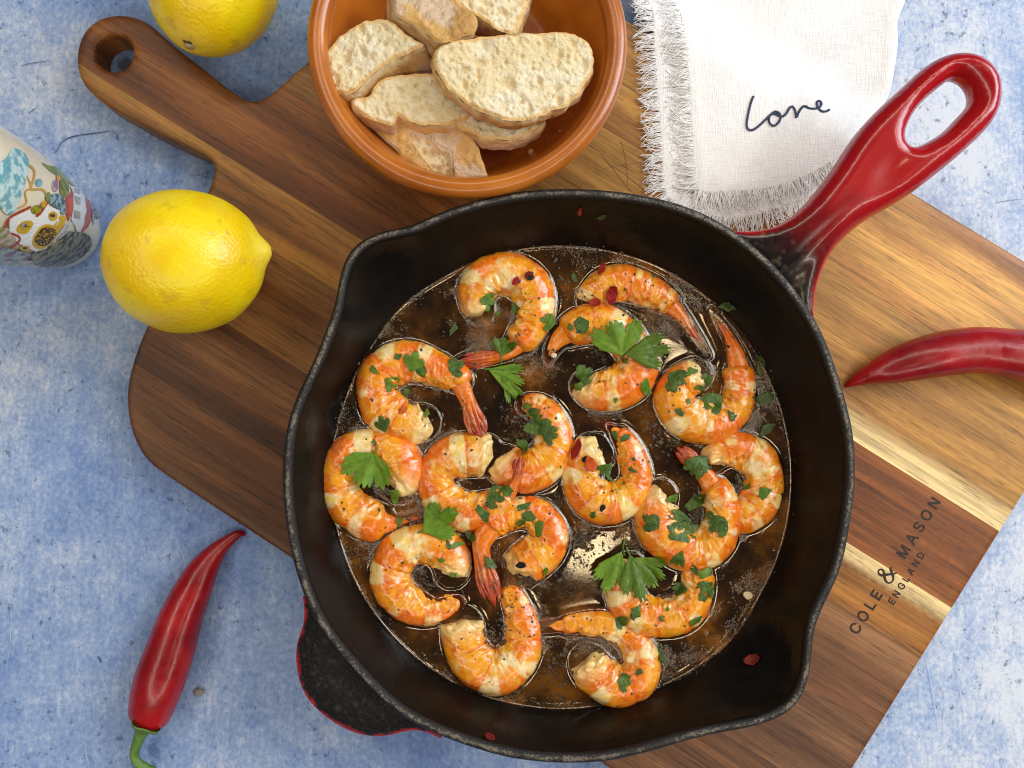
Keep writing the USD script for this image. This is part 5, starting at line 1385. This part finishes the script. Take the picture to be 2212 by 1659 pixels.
# ------------------------------------------------------------------ chilli flakes, garlic, pepper, flecks
M_FLAKE = tinted("chilli_flake_red", rough=0.35, spec=0.15, bumps=((500, 0.6),), var=0.3, var_scale=500)
FLAKES = [(1322, 637, 40, 22, 80, (0.30, 0.012, 0.010), "largest curled red chilli flake on the prawn at the upper right"), (1286, 652, 26, 14, 0, (0.33, 0.02, 0.008), "small red chilli flake beside the largest curled one"),
          (1114, 606, 20, 12, 60, (0.40, 0.015, 0.02), "bright red chilli flake on the plump top left prawn"), (1143, 594, 22, 14, 20, (0.16, 0.012, 0.008), "dark red chilli flake on the plump top left prawn"),
          (1300, 580, 28, 15, 70, (0.36, 0.03, 0.012), "red chilli flake half sunk in the sauce at the back wall"), (1245, 970, 44, 18, 68, (0.28, 0.015, 0.008), "long red chilli strip at the head of the tightly curled prawn"),
          (1275, 1003, 34, 24, 100, (0.62, 0.09, 0.015), "orange red pulp scrap on the tightly curled prawn"), (1622, 1425, 34, 22, 20, (0.20, 0.02, 0.008), "brown red chilli flake stuck low on the skillet's right wall"),
          (1059, 1590, 24, 16, 150, (0.16, 0.012, 0.01), "dark chilli flake on the bottom wall of the skillet"), (1252, 458, 17, 9, 80, (0.22, 0.02, 0.01), "small chilli flake high on the back wall of the skillet"),
          (871, 886, 18, 14, 30, (0.62, 0.12, 0.02), "orange red scrap on the left prawn with the long tail"), (1146, 600, 16, 10, 10, (0.02, 0.012, 0.01), "black pepper flake beside the dark chilli flake"),
          (1126, 1221, 20, 14, 10, (0.012, 0.010, 0.010), "large black pepper flake on the prawn just below the centre"), (1302, 1097, 16, 10, 60, (0.012, 0.010, 0.010), "large black pepper flake at the bottom of the tightly curled prawn"), (1264, 991, 16, 11, 40, (0.012, 0.010, 0.010), "black pepper flake beside the orange red pulp")]
for k, (x, y, a_, b_, dg, c_, lab) in enumerate(FLAKES):
    rr_ = np.random.default_rng(k); an = np.sort(rr_.uniform(0, 6.28, 9)); an = np.linspace(0, 6.28, 10)[:-1] + rr_.normal(0, 0.15, 9)
    o = np.c_[a_ / 2 * np.cos(an) * rr_.uniform(0.8, 1.15, 9), b_ / 2 * np.sin(an) * rr_.uniform(0.8, 1.15, 9)] * 1.1
    V, F, Q, d = lay(o, (x, y), math.radians(dg), 1.8, 0.0008, lambda Q, d: 0.0014 * (Q[:, 0] / a_ * 2) ** 2 * (a_ > 25), k, stiff=0.4)
    V[: len(Q), 2] += 0.0003
    solo("chilli_flake" if "pepper" not in lab else "pepper_flake", V, F, M_FLAKE, lab, "chilli flake" if "pepper" not in lab else "pepper flake", tint=np.vstack([lerp(np.array(c_) * 0.5, np.array(c_) * 1.1, fbm(Q, 0.15, k))] * 2))


def specks(pts, z, size, seed, flat=0.6):
    """Small angular grains, joined."""
    r = np.random.default_rng(seed); out = []
    base = np.array([(1, 0, 0), (-1, 0, 0), (0, 1, 0), (0, -1, 0), (0, 0, 1), (0, 0, -1)], float)
    f = np.array([(0, 2, 4), (2, 1, 4), (1, 3, 4), (3, 0, 4), (2, 0, 5), (1, 2, 5), (3, 1, 5), (0, 3, 5)])
    for i, p in enumerate(pts):
        s = size[i]; a = r.uniform(0, 6.28); v = base * r.uniform(0.5, 1.2, (6, 1)) * s * np.array([1, r.uniform(0.4, 1), flat])
        v = v @ np.array([[math.cos(a), math.sin(a), 0], [-math.sin(a), math.cos(a), 0], [0, 0, 1]])
        out.append((v + [p[0], p[1], z[i]], f))
    return join(out)


r = np.random.default_rng(77)
sel = SP[(SP[:, 2] > ZS - 0.003)]
k = r.integers(0, len(sel), 620); an = r.uniform(0, 6.28, 620); rd = np.sqrt(r.uniform(0, 1, 620)) * 0.86
pp = sel[k, :2] + (rd * sel[k, 3])[:, None] * np.c_[np.cos(an), np.sin(an)]
keep = fbm(pp, 45, 3) > 0.44; pp = pp[keep]
V, F = specks(pp, prawn_top(pp) + 0.0001, r.gamma(2.0, 0.00014, len(pp)) + 0.00012, 1)
M_PEPPER = mat("black_pepper", {"p": ("principled_bsdf", {"base_color": (0.012, 0.009, 0.007), "roughness": 0.6})})
solo("ground_pepper", V, F, M_PEPPER, "fine black pepper specks scattered over the prawns", "pepper", kind="stuff", smooth=False)
k = r.integers(0, len(sel), 420); an = r.uniform(0, 6.28, 420); rd = np.sqrt(r.uniform(0, 1, 420)) * 1.0
pp = sel[k, :2] + (rd * sel[k, 3])[:, None] * np.c_[np.cos(an), np.sin(an)]
pp = pp[fbm(pp, 40, 13) > 0.47]
V, F = specks(pp, prawn_top(pp) + 0.0002, r.gamma(2.0, 0.00025, len(pp)) + 0.00025, 5, 0.3)
M_FINE = mat('fine_parsley', {'g': ('geometry', {}), 'r': ('rgb_ramp', {'ramp': [(0.0, (0.015, 0.045, 0.004)), (1.0, (0.12, 0.22, 0.02))]}), 'p': ('principled_bsdf', {'roughness': 0.4})}, [('g.random_per_island', 'r.fac'), ('r.color', 'p.base_color')])
solo('fine_parsley', V, F, M_FINE, 'fine green parsley crumbs strewn over the prawns', 'parsley', kind='stuff', smooth=False)
# browned butter solids in the sauce; the edge ring stands in for its bright reflection
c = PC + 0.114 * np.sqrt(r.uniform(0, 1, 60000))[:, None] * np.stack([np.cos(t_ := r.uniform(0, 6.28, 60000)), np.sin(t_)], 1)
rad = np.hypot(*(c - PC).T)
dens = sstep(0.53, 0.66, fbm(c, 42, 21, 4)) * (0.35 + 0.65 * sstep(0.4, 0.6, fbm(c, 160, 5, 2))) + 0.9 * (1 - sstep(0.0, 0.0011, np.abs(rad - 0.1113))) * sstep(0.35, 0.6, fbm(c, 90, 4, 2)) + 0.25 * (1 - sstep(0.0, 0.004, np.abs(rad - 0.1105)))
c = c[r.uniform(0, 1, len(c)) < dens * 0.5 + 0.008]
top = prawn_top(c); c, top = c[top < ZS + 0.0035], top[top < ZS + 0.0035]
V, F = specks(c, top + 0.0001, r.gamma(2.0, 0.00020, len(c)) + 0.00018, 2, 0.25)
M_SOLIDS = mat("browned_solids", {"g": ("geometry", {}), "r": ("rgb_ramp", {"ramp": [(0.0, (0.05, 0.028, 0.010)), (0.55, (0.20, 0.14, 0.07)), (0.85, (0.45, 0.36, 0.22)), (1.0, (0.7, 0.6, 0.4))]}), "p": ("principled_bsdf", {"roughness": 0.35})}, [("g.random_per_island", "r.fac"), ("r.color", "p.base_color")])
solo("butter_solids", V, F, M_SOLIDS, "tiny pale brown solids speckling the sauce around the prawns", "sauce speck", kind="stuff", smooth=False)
for k, (x, y, s_, c_, lab, zz_) in enumerate([(1615, 1286, 16, (0.78, 0.62, 0.36), "pale garlic bit at the right edge of the sauce", None), (1196, 768, 11, (0.80, 0.60, 0.42), "pale garlic bit on the tail beside the two-leaf sprig", None), (430, 1494, 18, (0.30, 0.27, 0.26), "small grey crumb on the blue table beside the left chilli", 0.0)]):
    p = on_top(np.array([float(x)]), np.array([float(y)]))[0] if zz_ is None else unp(x, y, 0.001)
    m = trimesh.creation.icosphere(2, s_ / 2 * pxm(p[2])); v = np.array(m.vertices); v *= (1 + 1.0 * (fbm(v, 600, k) - 0.5))[:, None] * (1.1, 0.9, 0.6)
    solo("garlic_bit" if k < 2 else "crumb", v + p + [0, 0, 0.0003], m.faces, M_CRUMB, lab, "garlic" if k < 2 else "crumb", tint=np.tile(c_, (len(v), 1)))
